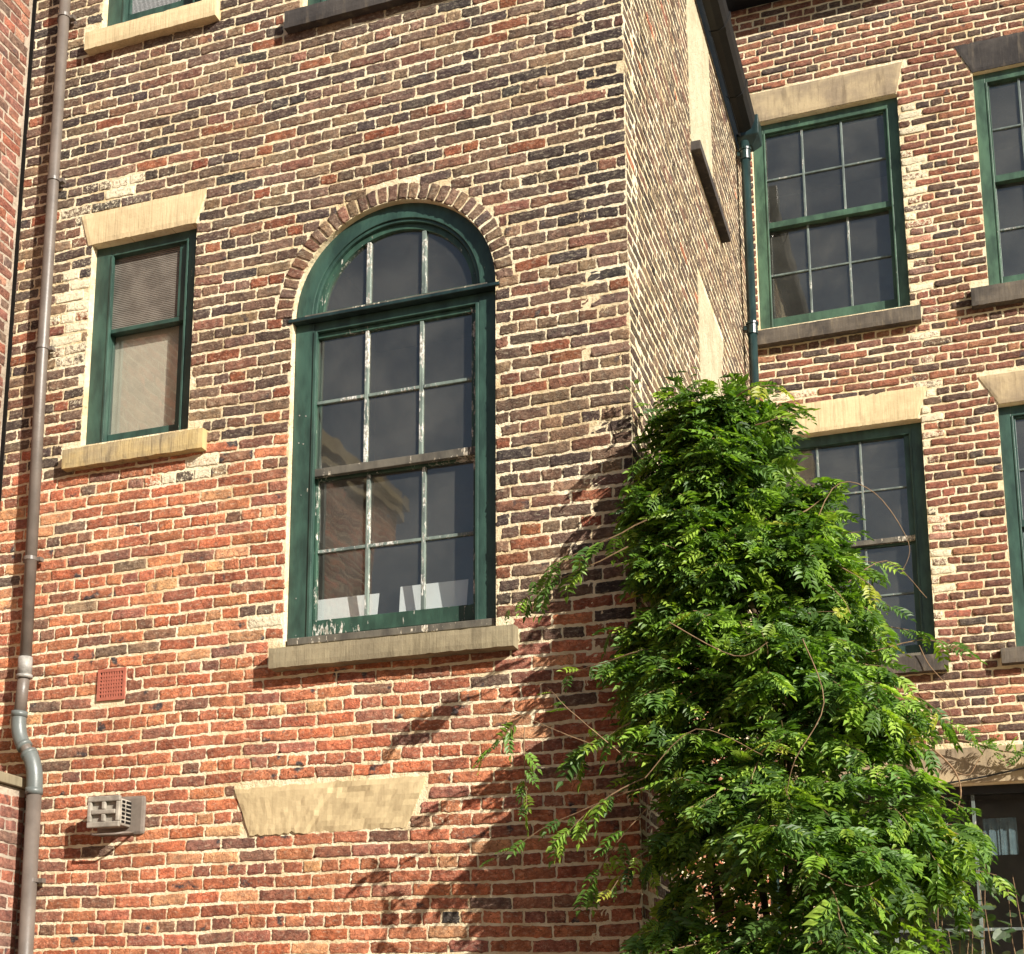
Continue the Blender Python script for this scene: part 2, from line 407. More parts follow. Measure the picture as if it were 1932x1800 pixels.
S_C = [0, .03, .2, .4, .6, .8, .97, 1]; T_C = [0, .09, .5, .91, 1]
S_F = [0, .02, .1, .2, .3, .4, .5, .6, .7, .8, .9, .98, 1]; T_F = [0, .06, .28, .5, .72, .94, 1]
def brick_arrays(rng, R, proud=(0.002, 0.009), back=-0.012, fine=False):
    """all bricks of a wall as worn pillows: returns local (u,w,z) vertices and quad faces"""
    S, T = (S_F, T_F) if fine else (S_C, T_C)
    n = len(R); ns, nt = len(S), len(T)
    s = np.array(S)[:, None] * np.ones((1, nt)); t = np.ones((ns, 1)) * np.array(T)[None]
    U = R[:, 0, None, None] + (R[:, 1] - R[:, 0])[:, None, None] * s
    Z = R[:, 2, None, None] + (R[:, 3] - R[:, 2])[:, None, None] * t
    Lb = (R[:, 1] - R[:, 0])[:, None]
    # wavy top and bottom edges, wavy ends
    zt = rng.normal(0, 0.0021, (n, ns)); zb = rng.normal(0, 0.0021, (n, ns)); ue = rng.normal(0, 0.0025, (n, 2, nt))
    Z = Z + zt[:, :, None] * t[None] + zb[:, :, None] * (1 - t[None])
    U = U + ue[:, 0, None, :] * (1 - s[None]) + ue[:, 1, None, :] * s[None]
    tilt = rng.normal(0, 0.0022, n)
    Z = Z + tilt[:, None, None] * (s[None] - 0.5) * 2
    # chipped corners
    for (a, b, sa, sb) in ((0, 0, 1, 1), (0, -1, 1, -1), (-1, 0, -1, 1), (-1, -1, -1, -1)):
        c = np.abs(rng.normal(0.004, 0.005, n)); U[:, a, b] += sa * c; Z[:, a, b] += sb * c * 0.9
    W = rng.uniform(proud[0], proud[1], n)[:, None, None] + rng.normal(0, 0.0012, (n, ns, nt))
    # each face leans a little and some have lost a flake along one side
    W = W + rng.normal(0, 0.0010, n)[:, None, None] * (s[None] - .5) * 2 + rng.normal(0, 0.0009, n)[:, None, None] * (t[None] - .5) * 2
    fl = (rng.random(n) < 0.35)[:, None, None]; cut = rng.uniform(.15, .85, n)[:, None, None] + rng.normal(0, .12, (n, ns, 1))
    W = W - fl * (t[None] * rng.choice([-1, 1], n)[:, None, None] > cut * 1) * 0.0018
    edge = (s == 0) | (s == 1) | (t == 0) | (t == 1)
    W = W - edge[None] * 0.0026
    W = np.where(edge[None], np.maximum(W, -0.004), np.maximum(W, 0.0006))
    V = np.stack([U, W, Z], -1).reshape(n, ns * nt, 3)
    ring = [i * nt for i in range(ns)] + [(ns - 1) * nt + j for j in range(1, nt)] + [i * nt + nt - 1 for i in range(ns - 2, -1, -1)] + [j for j in range(nt - 2, 0, -1)]
    SK = V[:, ring].copy(); SK[:, :, 1] = back
    V = np.concatenate([V, SK], 1)
    nv = V.shape[1]
    F = [(i * nt + j, (i + 1) * nt + j, (i + 1) * nt + j + 1, i * nt + j + 1) for i in range(ns - 1) for j in range(nt - 1)]
    m = len(ring); b0 = ns * nt
    F += [(ring[q], b0 + q, b0 + (q + 1) % m, ring[(q + 1) % m]) for q in range(m)]
    F = np.array(F)[None] + (np.arange(n) * nv)[:, None, None]
    return V, F.reshape(-1, 4), nv

def brick_object(name, V, F, nv, cols, smear, burn, mortar_v, mortar_f, mats, to_world, parent, warp=None):
    n = V.shape[0]
    P = V.reshape(-1, 3)
    if warp is not None: P = warp(P)
    mv = np.array(mortar_v, float).reshape(-1, 3)
    allv = np.concatenate([P, mv]) if len(mv) else P
    Wd = to_world(allv)
    faces = F.tolist(); nb = len(faces); off = len(P)
    faces += [tuple(i + off for i in f) for f in mortar_f]
    me = bpy.data.meshes.new(name)
    me.from_pydata(Wd.tolist(), [], faces)
    mi = np.zeros(len(faces), int); mi[nb:] = 1
    me.polygons.foreach_set('material_index', mi)
    sm = np.zeros(len(faces), bool); sm[:nb] = True
    me.polygons.foreach_set('use_smooth', sm)
    a = me.attributes.new('bcol', 'FLOAT_COLOR', 'POINT')
    c = np.ones((len(allv), 4)); c[:n * nv, :3] = np.repeat(cols, nv, 0)
    a.data.foreach_set('color', c.ravel())
    for nm, arr in (('smear', smear), ('burn', burn)):
        a = me.attributes.new(nm, 'FLOAT', 'POINT'); d = np.zeros(len(allv)); d[:n * nv] = np.repeat(arr, nv)
        a.data.foreach_set('value', d)
    return link(name, me, mats, parent)

def plane_map(o, u, nrm):
    o = np.array(o, float); u = np.array(u, float); nrm = np.array(nrm, float)
    return lambda P: o + P[:, 0:1] * u + P[:, 1:2] * nrm + P[:, 2:3] * np.array([0, 0, 1.0])

def sheet_with_holes(outer, holes, w, depth):
    """mortar sheet (u,w,z) with reveals running back by depth"""
    loops = [[Vector((u, z, 0)) for u, z in outer]] + [[Vector((u, z, 0)) for u, z in h] for h in holes]
    tri = tessellate_polygon(loops)
    flat = [p for l in loops for p in l]
    v = [(p.x, w, p.y) for p in flat]; f = [tuple(t) for t in tri]
    k = len(outer)
    for h in holes:
        m = len(h); b = len(v)
        v += [(u, w - depth, z) for u, z in h]
        f += [(k + i, k + (i + 1) % m, b + (i + 1) % m, b + i) for i in range(m)]
        k += m
    # returns at the outline so that the wall is a slab
    m = len(outer); b = len(v)
    v += [(u, w - 0.28, z) for u, z in outer]
    f += [(i, (i + 1) % m, b + (i + 1) % m, b + i) for i in range(m)]
    return v, f

rect = lambda a, b, c, d: [(a, c), (b, c), (b, d), (a, d)]
def block_rect(a, b, c, d):
    return lambda z: [(a, b)] if c - 0.02 < z < d + 0.02 else []
def block_trap(tl, tr, bl, br, zb, zt):
    def f(z):
        if not (zb - 0.015 < z < zt + 0.015): return []
        t = min(max((z - zb) / (zt - zb), 0), 1); return [(bl + (tl - bl) * t - 0.006, br + (tr - br) * t + 0.006)]
    return f
def combine(*fs):
    return lambda z: [i for f in fs for i in f(z)]

# ============================================================ BUILDINGS
XC = -1.69                      # the corner of the main house
DY = 7.5                        # its front wall
D1 = 12.65                      # the rear wing's front wall

# ---- ground
g = MB(); g.box(-60, 60, -60, 80, -0.3, 0.0)
tag(g.build('ground', M['paving']), kind='structure')

# ---- main house
house = tag(empty('brick_house', (-3.8, DY, 0)), 'tall brick house, sooty above and orange red below, with the big arched green window', 'building')
AX, AZ, AR = -3.148, 6.055, 0.662            # arched opening: centre x, springing height, radius
arch_pts = [(AX + AR * math.cos(a), AZ + AR * math.sin(a)) for a in np.linspace(0, math.pi, 41)]
hole_arch = [(AX - AR, 3.94)] + [(AX + AR, 3.94)] + arch_pts
hole_w2 = rect(-5.312, -4.520, 5.43, 6.856)
hole_w1 = rect(-5.345, -4.560, 8.50, 9.90)
hole_w0 = rect(-3.800, -2.490, 8.25, 10.2)
XL = -5.93
ridge = ((XL + XC) / 2 - 1.2, 12.6)
def rake(z):
    if z < 9.70: return []
    return [(XC - (z - 9.70) * 1.12, 5)]
def arch_block(z):
    r = AR + 0.118
    if 3.95 <= z <= AZ: return [(AX - AR, AX + AR)]
    if AZ < z < AZ + r:
        h = math.sqrt(r * r - (z - AZ) ** 2); return [(AX - h, AX + h)]
    return []
bl_front = combine(arch_block, rake,
    block_rect(-5.312, -4.520, 5.43, 6.85), block_trap(-5.409, -4.452, -5.340, -4.527, 6.856, 7.088),
    block_rect(-5.452, -4.418, 5.29, 5.425), block_rect(-5.345, -4.560, 8.52, 9.9), block_rect(-5.483, -4.455, 8.39, 8.52),
    block_rect(-3.80, -2.49, 8.26, 10.2), block_rect(-3.938, -2.37, 8.135, 8.262), block_rect(-3.905, -2.387, 3.826, 3.945),
    block_rect(-5.078, -4.874, 3.708, 3.913), block_trap(-4.097, -2.888, -3.99, -3.008, 2.826, 3.112), block_trap(-3.95, -2.35, -3.8, -2.49, 10.2, 10.5))
rng = np.random.default_rng(11)
Rr = lay(rng, XL, XC, 0.02, 13.2, bl_front, XC)
V, F, nv = brick_arrays(rng, Rr, (0.0022, 0.0055), fine=True)
n = len(Rr); uc = (Rr[:, 0] + Rr[:, 1]) / 2; zc = (Rr[:, 2] + Rr[:, 3]) / 2
# where the sooty upper walling gives way to cleaner red brick
bound = np.interp(uc, [-6, -5.4, -4.4, -3.85, -3.8, -2.5, -2.1, -1.7], [5.25, 5.30, 5.24, 5.36, 4.9, 3.95, 3.85, 4.0])
p_red = 1 / (1 + np.exp((zc - bound) / 0.05))
p_red = np.clip(p_red, 0.04, 0.985)
isred = rng.random(n) < p_red
cols = np.where(isred[:, None], palette_pick(rng, RED, n) * np.where(zc > bound + .15, .62, 1)[:, None], palette_pick(rng, DARK, n) * np.where(zc < bound - .1, 1.15, 1)[:, None])
# the right-hand quoin of the upper wall is blackened
q = (uc > -2.05) & (zc > 6.3) & (rng.random(n) < 0.75); cols[q] = cols[q] * 0.45 + np.array(lin(50, 50, 54)) * 0.5
smear = rng.uniform(-0.45, 0.05, n)
smear += 0.95 * np.exp(-((uc + 5.45) / 0.16) ** 2 - ((zc - 6.3) / 0.65) ** 2)
smear += 0.8 * np.exp(-((uc + 5.15) / 0.3) ** 2 - ((zc - 7.25) / 0.16) ** 2)
smear += 0.8 * np.exp(-((uc + 4.5) / 0.35) ** 2 - ((zc - 5.13) / 0.09) ** 2)
smear += 0.7 * np.exp(-((uc + 4.0) / 0.22) ** 2 - ((zc - 4.1) / 0.12) ** 2)
smear += 0.6 * np.exp(-((uc + 2.8) / 0.15) ** 2 - ((zc - 2.95) / 0.1) ** 2)
burn = np.where(isred, (rng.random(n) < 0.4) * 1.0, (rng.random(n) < 0.25) * 0.8)
outer = [(XL, 0), (XC + 0.0, 0), (XC, 9.70), (XL, 9.70 + (XC - XL) / 1.12)]
mv, mf = sheet_with_holes(outer, [hole_arch, hole_w2, hole_w1, hole_w0], 0.0, 0.16)
def wob(P):
    Q = P.copy(); Q[:, 2] += 0.006 * np.sin(P[:, 0] * 1.9 + P[:, 2] * 0.8) + 0.003 * np.sin(P[:, 0] * 5.3 + P[:, 2] * 7); return Q
brick_object('wall', V, F, nv, cols, smear, burn, mv, mf, [M['brick'], M['mortar']], plane_map((0, DY, 0), (1, 0, 0), (0, -1, 0)), house, wob)

# brick arch ring
na = 33
ar = []
for i in range(na):
    a0 = i * LEN * 0 + i / na; a1 = (i + 1) / na
    ar.append((a0 * math.pi * 0.72 + 0.0072, a1 * math.pi * 0.72 - 0.0072, 0.003, 0.108))
ar = np.array(ar)
V, F, nv = brick_arrays(rng, ar * np.array([1, 1, 1, 1]), (0.003, 0.009))
def arch_warp(P):
    a = P[:, 0] / 0.72; r = AR + P[:, 2]
    return np.stack([AX - r * np.cos(a), P[:, 1], AZ + r * np.sin(a)], 1)
n = len(ar)
brick_object('brick_arch', V, F, nv, palette_pick(rng, DARK[:3] + DARK[4:5] + DARK[6:7], n) * 1.12, rng.uniform(-.5, 0, n), (rng.random(n) < .2) * .8, [], [], [M['brick']], plane_map((0, DY, 0), (1, 0, 0), (0, -1, 0)), house, arch_warp)

# side wall, running back from the corner
far_pt = np.array([-1.72, D1]); d = far_pt - np.array([XC, DY]); SL = float(np.hypot(*d)); d /= SL
rng = np.random.default_rng(5)
pan_t = (9.70 - 7.5, 10.68 - 7.5); pan_b = (9.80 - 7.5, 10.90 - 7.5)
bl_side = combine(block_rect(pan_t[0], pan_t[1], 8.24, 9.62), block_rect(2.2, 3.55, 8.10, 8.22),
                  block_rect(pan_b[0], pan_b[1] - 0.14, 5.6, 6.98), block_trap(pan_b[0] + 0.02, pan_b[1] + 0.04, pan_b[0], pan_b[1] - 0.12, 6.84, 7.19))
Rr = lay(rng, 0, SL, 0.02, 9.72, bl_side, 0.0)
V, F, nv = brick_arrays(rng, Rr, (0.0014, 0.0034))
n = len(Rr); uc = (Rr[:, 0] + Rr[:, 1]) / 2; zc = (Rr[:, 2] + Rr[:, 3]) / 2
cols = palette_pick(rng, GREY, n) * 1.0
q = (rng.random(n) < np.clip((4.2 - zc) / 0.5, 0.02, 0.9)); cols[q] = palette_pick(rng, RED, n)[q]
q = (uc < 0.75) & (uc > 0.1) & (rng.random(n) < 0.4); cols[q] *= 0.6
mv, mf = sheet_with_holes([(0, 0), (SL, 0), (SL, 9.74), (0, 9.74)], [], 0.0, 0.1)
brick_object('side_wall', V, F, nv, cols, rng.uniform(-.45, .08, n), (rng.random(n) < .25) * .8, mv, mf, [M['brick'], M['mortar']],
             plane_map((XC, DY, 0), (d[0], d[1], 0), (d[1], -d[0], 0)), house, wob)

def side_quad(mb, u0, u1, pts_z, w0, w1):
    pass
def side_prism(name, outline, w0, w1, mat, bevel=0.0):   # outline in (u,z) on the side wall
    mp = plane_map((XC, DY, 0), (d[0], d[1], 0), (d[1], -d[0], 0))
    k = len(outline)
    vs = mp(np.array([(u, w0, z) for u, z in outline] + [(u, w1, z) for u, z in outline]))
    mb = MB(); mb.add(vs.tolist(), [tuple(range(k)), tuple(range(2 * k - 1, k - 1, -1))] + [(i, i + k, (i + 1) % k + k, (i + 1) % k) for i in range(k)])
    return mb.build(name, mat, house, bevel=bevel)
side_prism('rendered_panel', rect(pan_t[0], pan_t[1], 8.215, 9.64), -0.02, 0.006, M['render'])
side_prism('rendered_panel', [(pan_b[0], 5.5), (pan_b[1] - 0.14, 5.5), (pan_b[1] - 0.13, 6.84), (pan_b[1] + 0.04, 7.17), (pan_b[0], 7.19)], -0.02, 0.006, M['render'])
side_prism('stone_ledge', rect(2.2, 3.55, 8.12, 8.195), -0.02, 0.075, M['stone_black'], 0.006)

# window pieces -------------------------------------------------
def room(parent, x0, x1, y, z0, z1, depth=1.6, pad=0.5):
    m = MB(); X0, X1, Z0, Z1 = x0 - pad, x1 + pad, z0 - 0.5, z1 + 0.3
    y1 = y + depth
    m.add([(X0, y, Z0), (X1, y, Z0), (X1, y, Z1), (X0, y, Z1), (X0, y1, Z0), (X1, y1, Z0), (X1, y1, Z1), (X0, y1, Z1)],
          [(4, 5, 6, 7), (0, 1, 5, 4), (3, 7, 6, 2), (0, 4, 7, 3), (1, 2, 6, 5)])
    # inner face of the wall round the opening
    m.add([(X0, y, Z0), (x0 + .01, y, Z0), (x0 + .01, y, Z1), (X0, y, Z1)], [(0, 1, 2, 3)])
    m.add([(X1, y, Z0), (x1 - .01, y, Z0), (x1 - .01, y, Z1), (X1, y, Z1)], [(0, 1, 2, 3)])
    m.add([(x0 + .01, y, Z0), (x1 - .01, y, Z0), (x1 - .01, y, z0 + .01), (x0 + .01, y, z0 + .01)], [(0, 1, 2, 3)])
    return m.build('room', M['room'], parent)

def stone_face(name, quad, Y, mat, parent, proud, seed, back=0.13, rough=0.0005, chip=0.0016, broken=None, top_out=0.0):
    """a block whose front is a worked grid: quad = bl, br, tr, tl in (x,z); chipped outline, optional broken area"""
    rg = np.random.default_rng(seed)
    (ax, az), (bx, bz), (cx_, cz_), (dx_, dz_) = quad
    W_ = max(bx - ax, cx_ - dx_); nx = max(8, int(W_ / 0.03)); nz = max(3, int((dz_ - az) / 0.03))
    m = MB(); idx = {}
    cx1 = rg.normal(0, chip * .5, nx + 1); cx2 = rg.normal(0, chip * .5, nx + 1); ce = rg.normal(0, chip * .5, (2, nz + 1))
    for q in range(3): k_ = rg.integers(1, nx); cx1[k_] += chip * 1.8
    for q in range(2): k_ = rg.integers(1, nx); cx2[k_] -= chip * 1.5
    for i in range(nx + 1):
        for j in range(nz + 1):
            u, v = i / nx, j / nz
            x = (ax + (bx - ax) * u) * (1 - v) + (dx_ + (cx_ - dx_) * u) * v; z = (az + (bz - az) * u) * (1 - v) + (dz_ + (cz_ - dz_) * u) * v
            if j == 0: z += cx1[i]
            if j == nz: z += cx2[i]
            if i == 0: x += abs(ce[0, j])
            if i == nx: x -= abs(ce[1, j])
            y = Y - proud + rg.normal(0, rough) + (.004 if i in (0, nx) or j in (0, nz) else 0)
            if broken: y += broken(x, z, rg)
            idx[i, j] = len(m.v); m.v.append((x, y, z))
    for i in range(nx):
        for j in range(nz): m.f.append((idx[i, j], idx[i + 1, j], idx[i + 1, j + 1], idx[i, j + 1])); m.mi.append(0)
    ring = [idx[i, 0] for i in range(nx + 1)] + [idx[nx, j] for j in range(1, nz + 1)] + [idx[i, nz] for i in range(nx - 1, -1, -1)] + [idx[0, j] for j in range(nz - 1, 0, -1)]
    b0 = len(m.v); m.v += [(m.v[q][0], Y + back, m.v[q][2] + (top_out if q in ring[nx + nz:] else 0)) for q in ring]; k = len(ring)
    for q in range(k): m.f.append((ring[q], b0 + q, b0 + (q + 1) % k, ring[(q + 1) % k])); m.mi.append(0)
    m.f.append(tuple(range(b0, b0 + k))); m.mi.append(0)
    return m.build(name, mat, parent)
_seed = [100]
def trap_stone(parent, name, tl, tr, bl, br, zb, zt, Y, mat, proud=0.012):
    _seed[0] += 1
    return stone_face(name, [(bl, zb), (br, zb), (tr, zt), (tl, zt)], Y, mat, parent, proud, _seed[0])
def stone_sill(parent, x0, x1, z0, z1, Y, proj, mat):
    k = (Y - proj) / Y; _seed[0] += 1
    zz0, zz1 = H + (z0 - H) * k, H + (z1 - H) * k
    return stone_face('sill', [(x0 * k, zz0), (x1 * k, zz0), (x1 * k, zz1), (x0 * k, zz1)], Y, mat, parent, proj, _seed[0], 0.13, 0.0005, 0.0018, None, 0.02)

def sash(parent, Y, d, fx0, fx1, gx0, gx1, gz0, gz1, zlo, zhi, bars, hbars, mats, pane_mat, thick=0.036, bar_w=0.020, lowmat=None, sx=True):
    """one sliding sash; positions are those seen on the wall plane Y, pushed back to depth d"""
    k = (Y + d) / Y
    X = lambda x: x * k
    Z = lambda z: H + (z - H) * k
    ya, yb = Y + d, Y + d + thick
    m = MB()
    m.box(fx0, X(gx0), ya, yb, Z(gz0), Z(gz1))                       # stiles
    m.box(X(gx1), fx1, ya, yb, Z(gz0), Z(gz1))
    m.box(fx0, fx1, ya, yb, Z(gz1), zhi)                            # top rail
    sa = m.build('sash', mats[0], parent, bevel=0.003)
    b = MB(); b.box(fx0, fx1, ya - 0.001, yb, zlo, Z(gz0))
    b.build('rail', lowmat or mats[0], sa, bevel=0.003)
    bb = MB()
    hb = [Z(z) for z in hbars]; e = bar_w / 2
    for x in bars: bb.box(X(x) - e, X(x) + e, ya + 0.004, yb - 0.006, Z(gz0), Z(gz1))
    xs = [X(gx0)] + [X(x) for x in bars] + [X(gx1)]
    for z in hb:
        for i in range(len(xs) - 1):
            bb.box(xs[i] + (e if i else 0), xs[i + 1] - (e if i < len(xs) - 2 else 0), ya + 0.006, yb - 0.007, z - e * 0.85, z + e * 0.85)
    if bars or hbars: bb.build('glazing_bar', mats[1], sa, bevel=0.003)
    g = MB(); yg = ya + thick * 0.55; rg = random.Random(int(gx0 * 1000) + int(gz0 * 777))
    zc_ = [Z(gz0)] + hb[::-1] + [Z(gz1)] if len(hb) > 1 else [Z(gz0)] + hb + [Z(gz1)]
    for i in range(len(xs) - 1):
        for j in range(len(zc_) - 1):
            a0, a1, c0, c1 = xs[i] - .003, xs[i + 1] + .003, zc_[j] - .003, zc_[j + 1] + .003
            o4 = [rg.uniform(-.0022, .0022) for _ in range(4)]
            cs = [(a0, c0), (a1, c0), (a1, c1), (a0, c1)]
            g.add([(x, yg + q, z) for (x, z), q in zip(cs, o4)] + [(x, yg + q + .003, z) for (x, z), q in zip(cs, o4)],
                  [(0, 1, 2, 3), (7, 6, 5, 4), (0, 4, 5, 1), (3, 2, 6, 7), (0, 3, 7, 4), (1, 5, 6, 2)])
    g.build('pane', pane_mat, sa)
    return sa

def sash_window(parent, label, Y, open_, rec, jl, jr, head, sillh, gU, gL, barsU, barsL, hU, hL, meet, fm, bm, paneU, paneL, rdepth=1.6, head_extra=0, kick=None):
    x0, x1, z0, z1 = open_
    y0 = Y + rec
    m = MB()
    m.box(x0, x0 + jl, y0, y0 + 0.13, z0, z1); m.box(x1 - jr, x1, y0, y0 + 0.13, z0, z1)
    m.box(x0 + jl, x1 - jr, y0 + 0.002, y0 + 0.13, z1 - head, z1)
    # staff beads standing proud inside the lining
    m.box(x0 + jl, x0 + jl + 0.016, y0 - 0.006, y0 + 0.02, z0, z1 - head); m.box(x1 - jr - 0.016, x1 - jr, y0 - 0.006, y0 + 0.02, z0, z1 - head)
    w = m.build('window', fm, parent, bevel=0.003)
    if label: w['label'] = label
    m = MB(); m.add([(x0 + jl, y0 - .01, z0), (x1 - jr, y0 - .01, z0), (x1 - jr, y0 - .01, z0 + sillh), (x0 + jl, y0 - .01, z0 + sillh),
                     (x0 + jl, y0 + .13, z0), (x1 - jr, y0 + .13, z0), (x1 - jr, y0 + .13, z0 + sillh + .02), (x0 + jl, y0 + .13, z0 + sillh + .02)],
                    [(0, 1, 2, 3), (7, 6, 5, 4), (0, 4, 5, 1), (3, 2, 6, 7), (0, 3, 7, 4), (1, 5, 6, 2)])
    m.build('wooden_sill', kick or fm, w, bevel=0.003)
    fx0, fx1 = x0 + jl + 0.002, x1 - jr - 0.002
    dU, dL = rec + 0.028, rec + 0.068
    kU = (Y + dU) / Y; kL = (Y + dL) / Y
    s1 = sash(w, Y, dU, fx0, fx1, *gU, H + (meet - H) * kU, z1 - head - 0.002, barsU, hU, (fm, bm), paneU, lowmat=kick if kick and kick is not fm else None)
    s2 = sash(w, Y, dL, fx0, fx1, *gL, z0 + sillh + 0.012, H + (meet + 0.04 - H) * kL, barsL, hL, (fm, bm), paneL)
    room(w, x0, x1, y0 + 0.14, z0, z1, rdepth)
    return w

# left small window with obscured glass and a blind
w2 = sash_window(house, 'small two-pane window with obscured glass and a tan blind', DY, (-5.312, -4.520, 5.43, 6.856), 0.055, 0.115, 0.085, 0.07, 0.02,
    (-5.149, -4.640, 6.215, 6.80), (-5.110, -4.618, 5.475, 6.17), [], [], [], [], 6.185, M['green'], M['green_bar'], M['glass_obs'], M['glass'])
trap_stone(w2, 'lintel', -5.409, -4.452, -5.340, -4.527, 6.857, 7.088, DY, M['stone_y'])
stone_sill(w2, -5.452, -4.418, 5.292, 5.424, DY, 0.07, M['stone_sill'])
m = MB(); m.box(-5.21, -4.60, DY + 0.162, DY + 0.166, 5.46, 6.30); m.build('blind', M['blind'], w2)
# upper left window (only its foot is in view)
w1 = sash_window(house, 'window of ribbed glass above a clean yellow sill', DY, (-5.345, -4.560, 8.51, 9.90), 0.06, 0.12, 0.09, 0.07, 0.02,
    (-5.14, -4.68, 9.25, 9.80), (-5.12, -4.68, 8.56, 9.18), [], [], [], [], 9.2, M['green'], M['green_bar'], M['glass_rib'], M['glass_rib'])
trap_stone(w1, 'lintel', -5.45, -4.46, -5.37, -4.53, 9.905, 10.14, DY, M['stone_y'])
stone_sill(w1, -5.483, -4.455, 8.382, 8.518, DY, 0.07, M['stone_y'])
# upper middle window (only its black sill is in view)
w0 = sash_window(house, 'window over the black sooty sill', DY, (-3.80, -2.49, 8.265, 10.2), 0.06, 0.10, 0.10, 0.08, 0.04,
    (-3.63, -2.66, 9.26, 10.08), (-3.63, -2.66, 8.37, 9.16), [-3.31, -2.98], [-3.31, -2.98], [9.67], [8.76], 9.2, M['green'], M['green_bar'], M['glass'], M['glass'])
trap_stone(w0, 'lintel', -3.95, -2.35, -3.82, -2.47, 10.205, 10.49, DY, M['stone_black'])
stone_sill(w0, -3.938, -2.37, 8.137, 8.262, DY, 0.07, M['stone_black'])

# the arched window
Y = DY; rec = 0.045; y0 = Y + rec
OX0, OX1 = AX - AR + 0.004, AX + AR - 0.004
m = MB()
m.box(OX0, OX0 + 0.125, y0, y0 + 0.14, 3.965, 6.02); m.box(OX1 - 0.115, OX1, y0, y0 + 0.14, 3.965, 6.02)
m.box(OX0 + 0.125, OX1 - 0.115, y0 + 0.004, y0 + 0.14, 5.96, 6.02)
m.box(OX0 + 0.125, OX0 + 0.145, y0 - 0.008, y0 + 0.02, 4.0, 5.96); m.box(OX1 - 0.135, OX1 - 0.115, y0 - 0.008, y0 + 0.02, 4.0, 5.96)
m.band(AX, AZ + 0.02, AR - 0.115, AR - 0.005, 0, math.pi, y0, y0 + 0.14)
m.band(AX, AZ + 0.02, AR - 0.135, AR - 0.115, 0, math.pi, y0 + 0.012, y0 + 0.13)
win = m.build('arched_window', M['green'], house, bevel=0.003)
m = MB(); m.box(OX0 - 0.03, OX1 + 0.03, y0 - 0.055, y0 + 0.14, 6.022, 6.044)
m.build('drip_mould', M['green_dark'], win, bevel=0.004)
m = MB(); m.box(OX0 + .06, OX1 - .06, y0 - 0.012, y0 + 0.14, 6.0445, 6.078)
m.build('transom', M['bare'], win, bevel=0.004)
m = MB(); m.add([(OX0 + .01, y0 - .025, 3.955), (OX1 - .01, y0 - .025, 3.955), (OX1 - .01, y0 - .025, 3.998), (OX0 + .01, y0 - .025, 3.998),
                 (OX0 + .01, y0 + .14, 3.955), (OX1 - .01, y0 + .14, 3.955), (OX1 - .01, y0 + .14, 4.02), (OX0 + .01, y0 + .14, 4.02)],
                [(0, 1, 2, 3), (7, 6, 5, 4), (0, 4, 5, 1), (3, 2, 6, 7), (0, 3, 7, 4), (1, 5, 6, 2)])
m.build('wooden_sill', M['bare'], win, bevel=0.004)
for (x, z) in ((-3.765, 5.42), (-3.722, 5.41), (-3.765, 5.24), (-3.735, 5.23), (-3.74, 4.90), (-3.755, 4.25), (-3.75, 4.02)):
    m = MB(); m.tube([(x, y0 - .003, z), (x, y0 + .003, z)], .0045, 8); m.build('filled_screw_hole', M['bar_far'] if z < 5.2 else M['pipe_worn'], win)
# fanlight
m = MB(); m.band(AX, AZ + 0.02, AR - 0.172, AR - 0.136, 0, math.pi, y0 + 0.035, y0 + 0.08)
m.box(AX - AR + 0.137, AX + AR - 0.137, y0 + 0.03, y0 + 0.08, 6.079, 6.105)
fan = m.build('fanlight', M['green_pl'], win, bevel=0.002)
fb = MB(); rr = AR - 0.173
for x in (-3.338, -2.972):
    fb = MB(); fb.box(x - 0.014, x + 0.014, y0 + 0.036, y0 + 0.068, 6.1055, AZ + 0.02 + math.sqrt(rr * rr - (x - AX) ** 2) - 0.003)
    fb.build('glazing_bar', M['green_bar'], fan, bevel=0.003)
ps = [(AX + (rr + .01) * math.cos(a), AZ + 0.02 + (rr + .01) * math.sin(a)) for a in np.linspace(0.06, math.pi - 0.06, 40)]
m = MB(); m.prism(ps, y0 + 0.055, y0 + 0.058); m.build('pane', M['glass'], fan)
sash(win, Y, 0.075, OX0 + 0.127, OX1 - 0.117, -3.632, -2.634, 5.035, 5.885, H + (4.985 - H) * 1.01, 5.957, [-3.306, -2.952], [5.463], (M['green_pl'], M['green_bar']), M['glass'], bar_w=0.024, lowmat=M['bare'])
sash(win, Y, 0.118, OX0 + 0.127, OX1 - 0.117, -3.604, -2.622, 4.085, 4.955, 4.03, H + (5.03 - H) * 1.016, [-3.282, -2.93], [4.511], (M['green_pl'], M['green_bar']), M['glass'], bar_w=0.024)
room(win, AX - AR, AX + AR, y0 + 0.165, 3.95, 6.75, 2.2)
stone_sill(win, -3.905, -2.387, 3.822, 3.945, DY, 0.10, M['stone_grey'])

# blocked opening: the old stone lintel left in the wall
def split_face(x, z, rg):
    crack = 3.10 - (x + 3.42) * 0.22 + .012 * math.sin(x * 23)
    if x < -3.46: crack = 3.10 - (x + 3.46) * 1.6 * (-1)
    inside = z < crack and x > -3.62 - (3.1 - z) * .3
    return (0.007 + .003 * math.sin(x * 21 + z * 40) + .002 * math.sin(x * 57 - z * 31) + rg.normal(0, .0007)) if inside else 0.0
stone_face('stone_lintel', [(-3.985, 2.826), (-3.006, 2.830), (-2.888, 3.114), (-4.097, 3.108)], DY, M['stone_plug'], house, 0.014, 77, 0.1, 0.0012, 0.006, split_face)

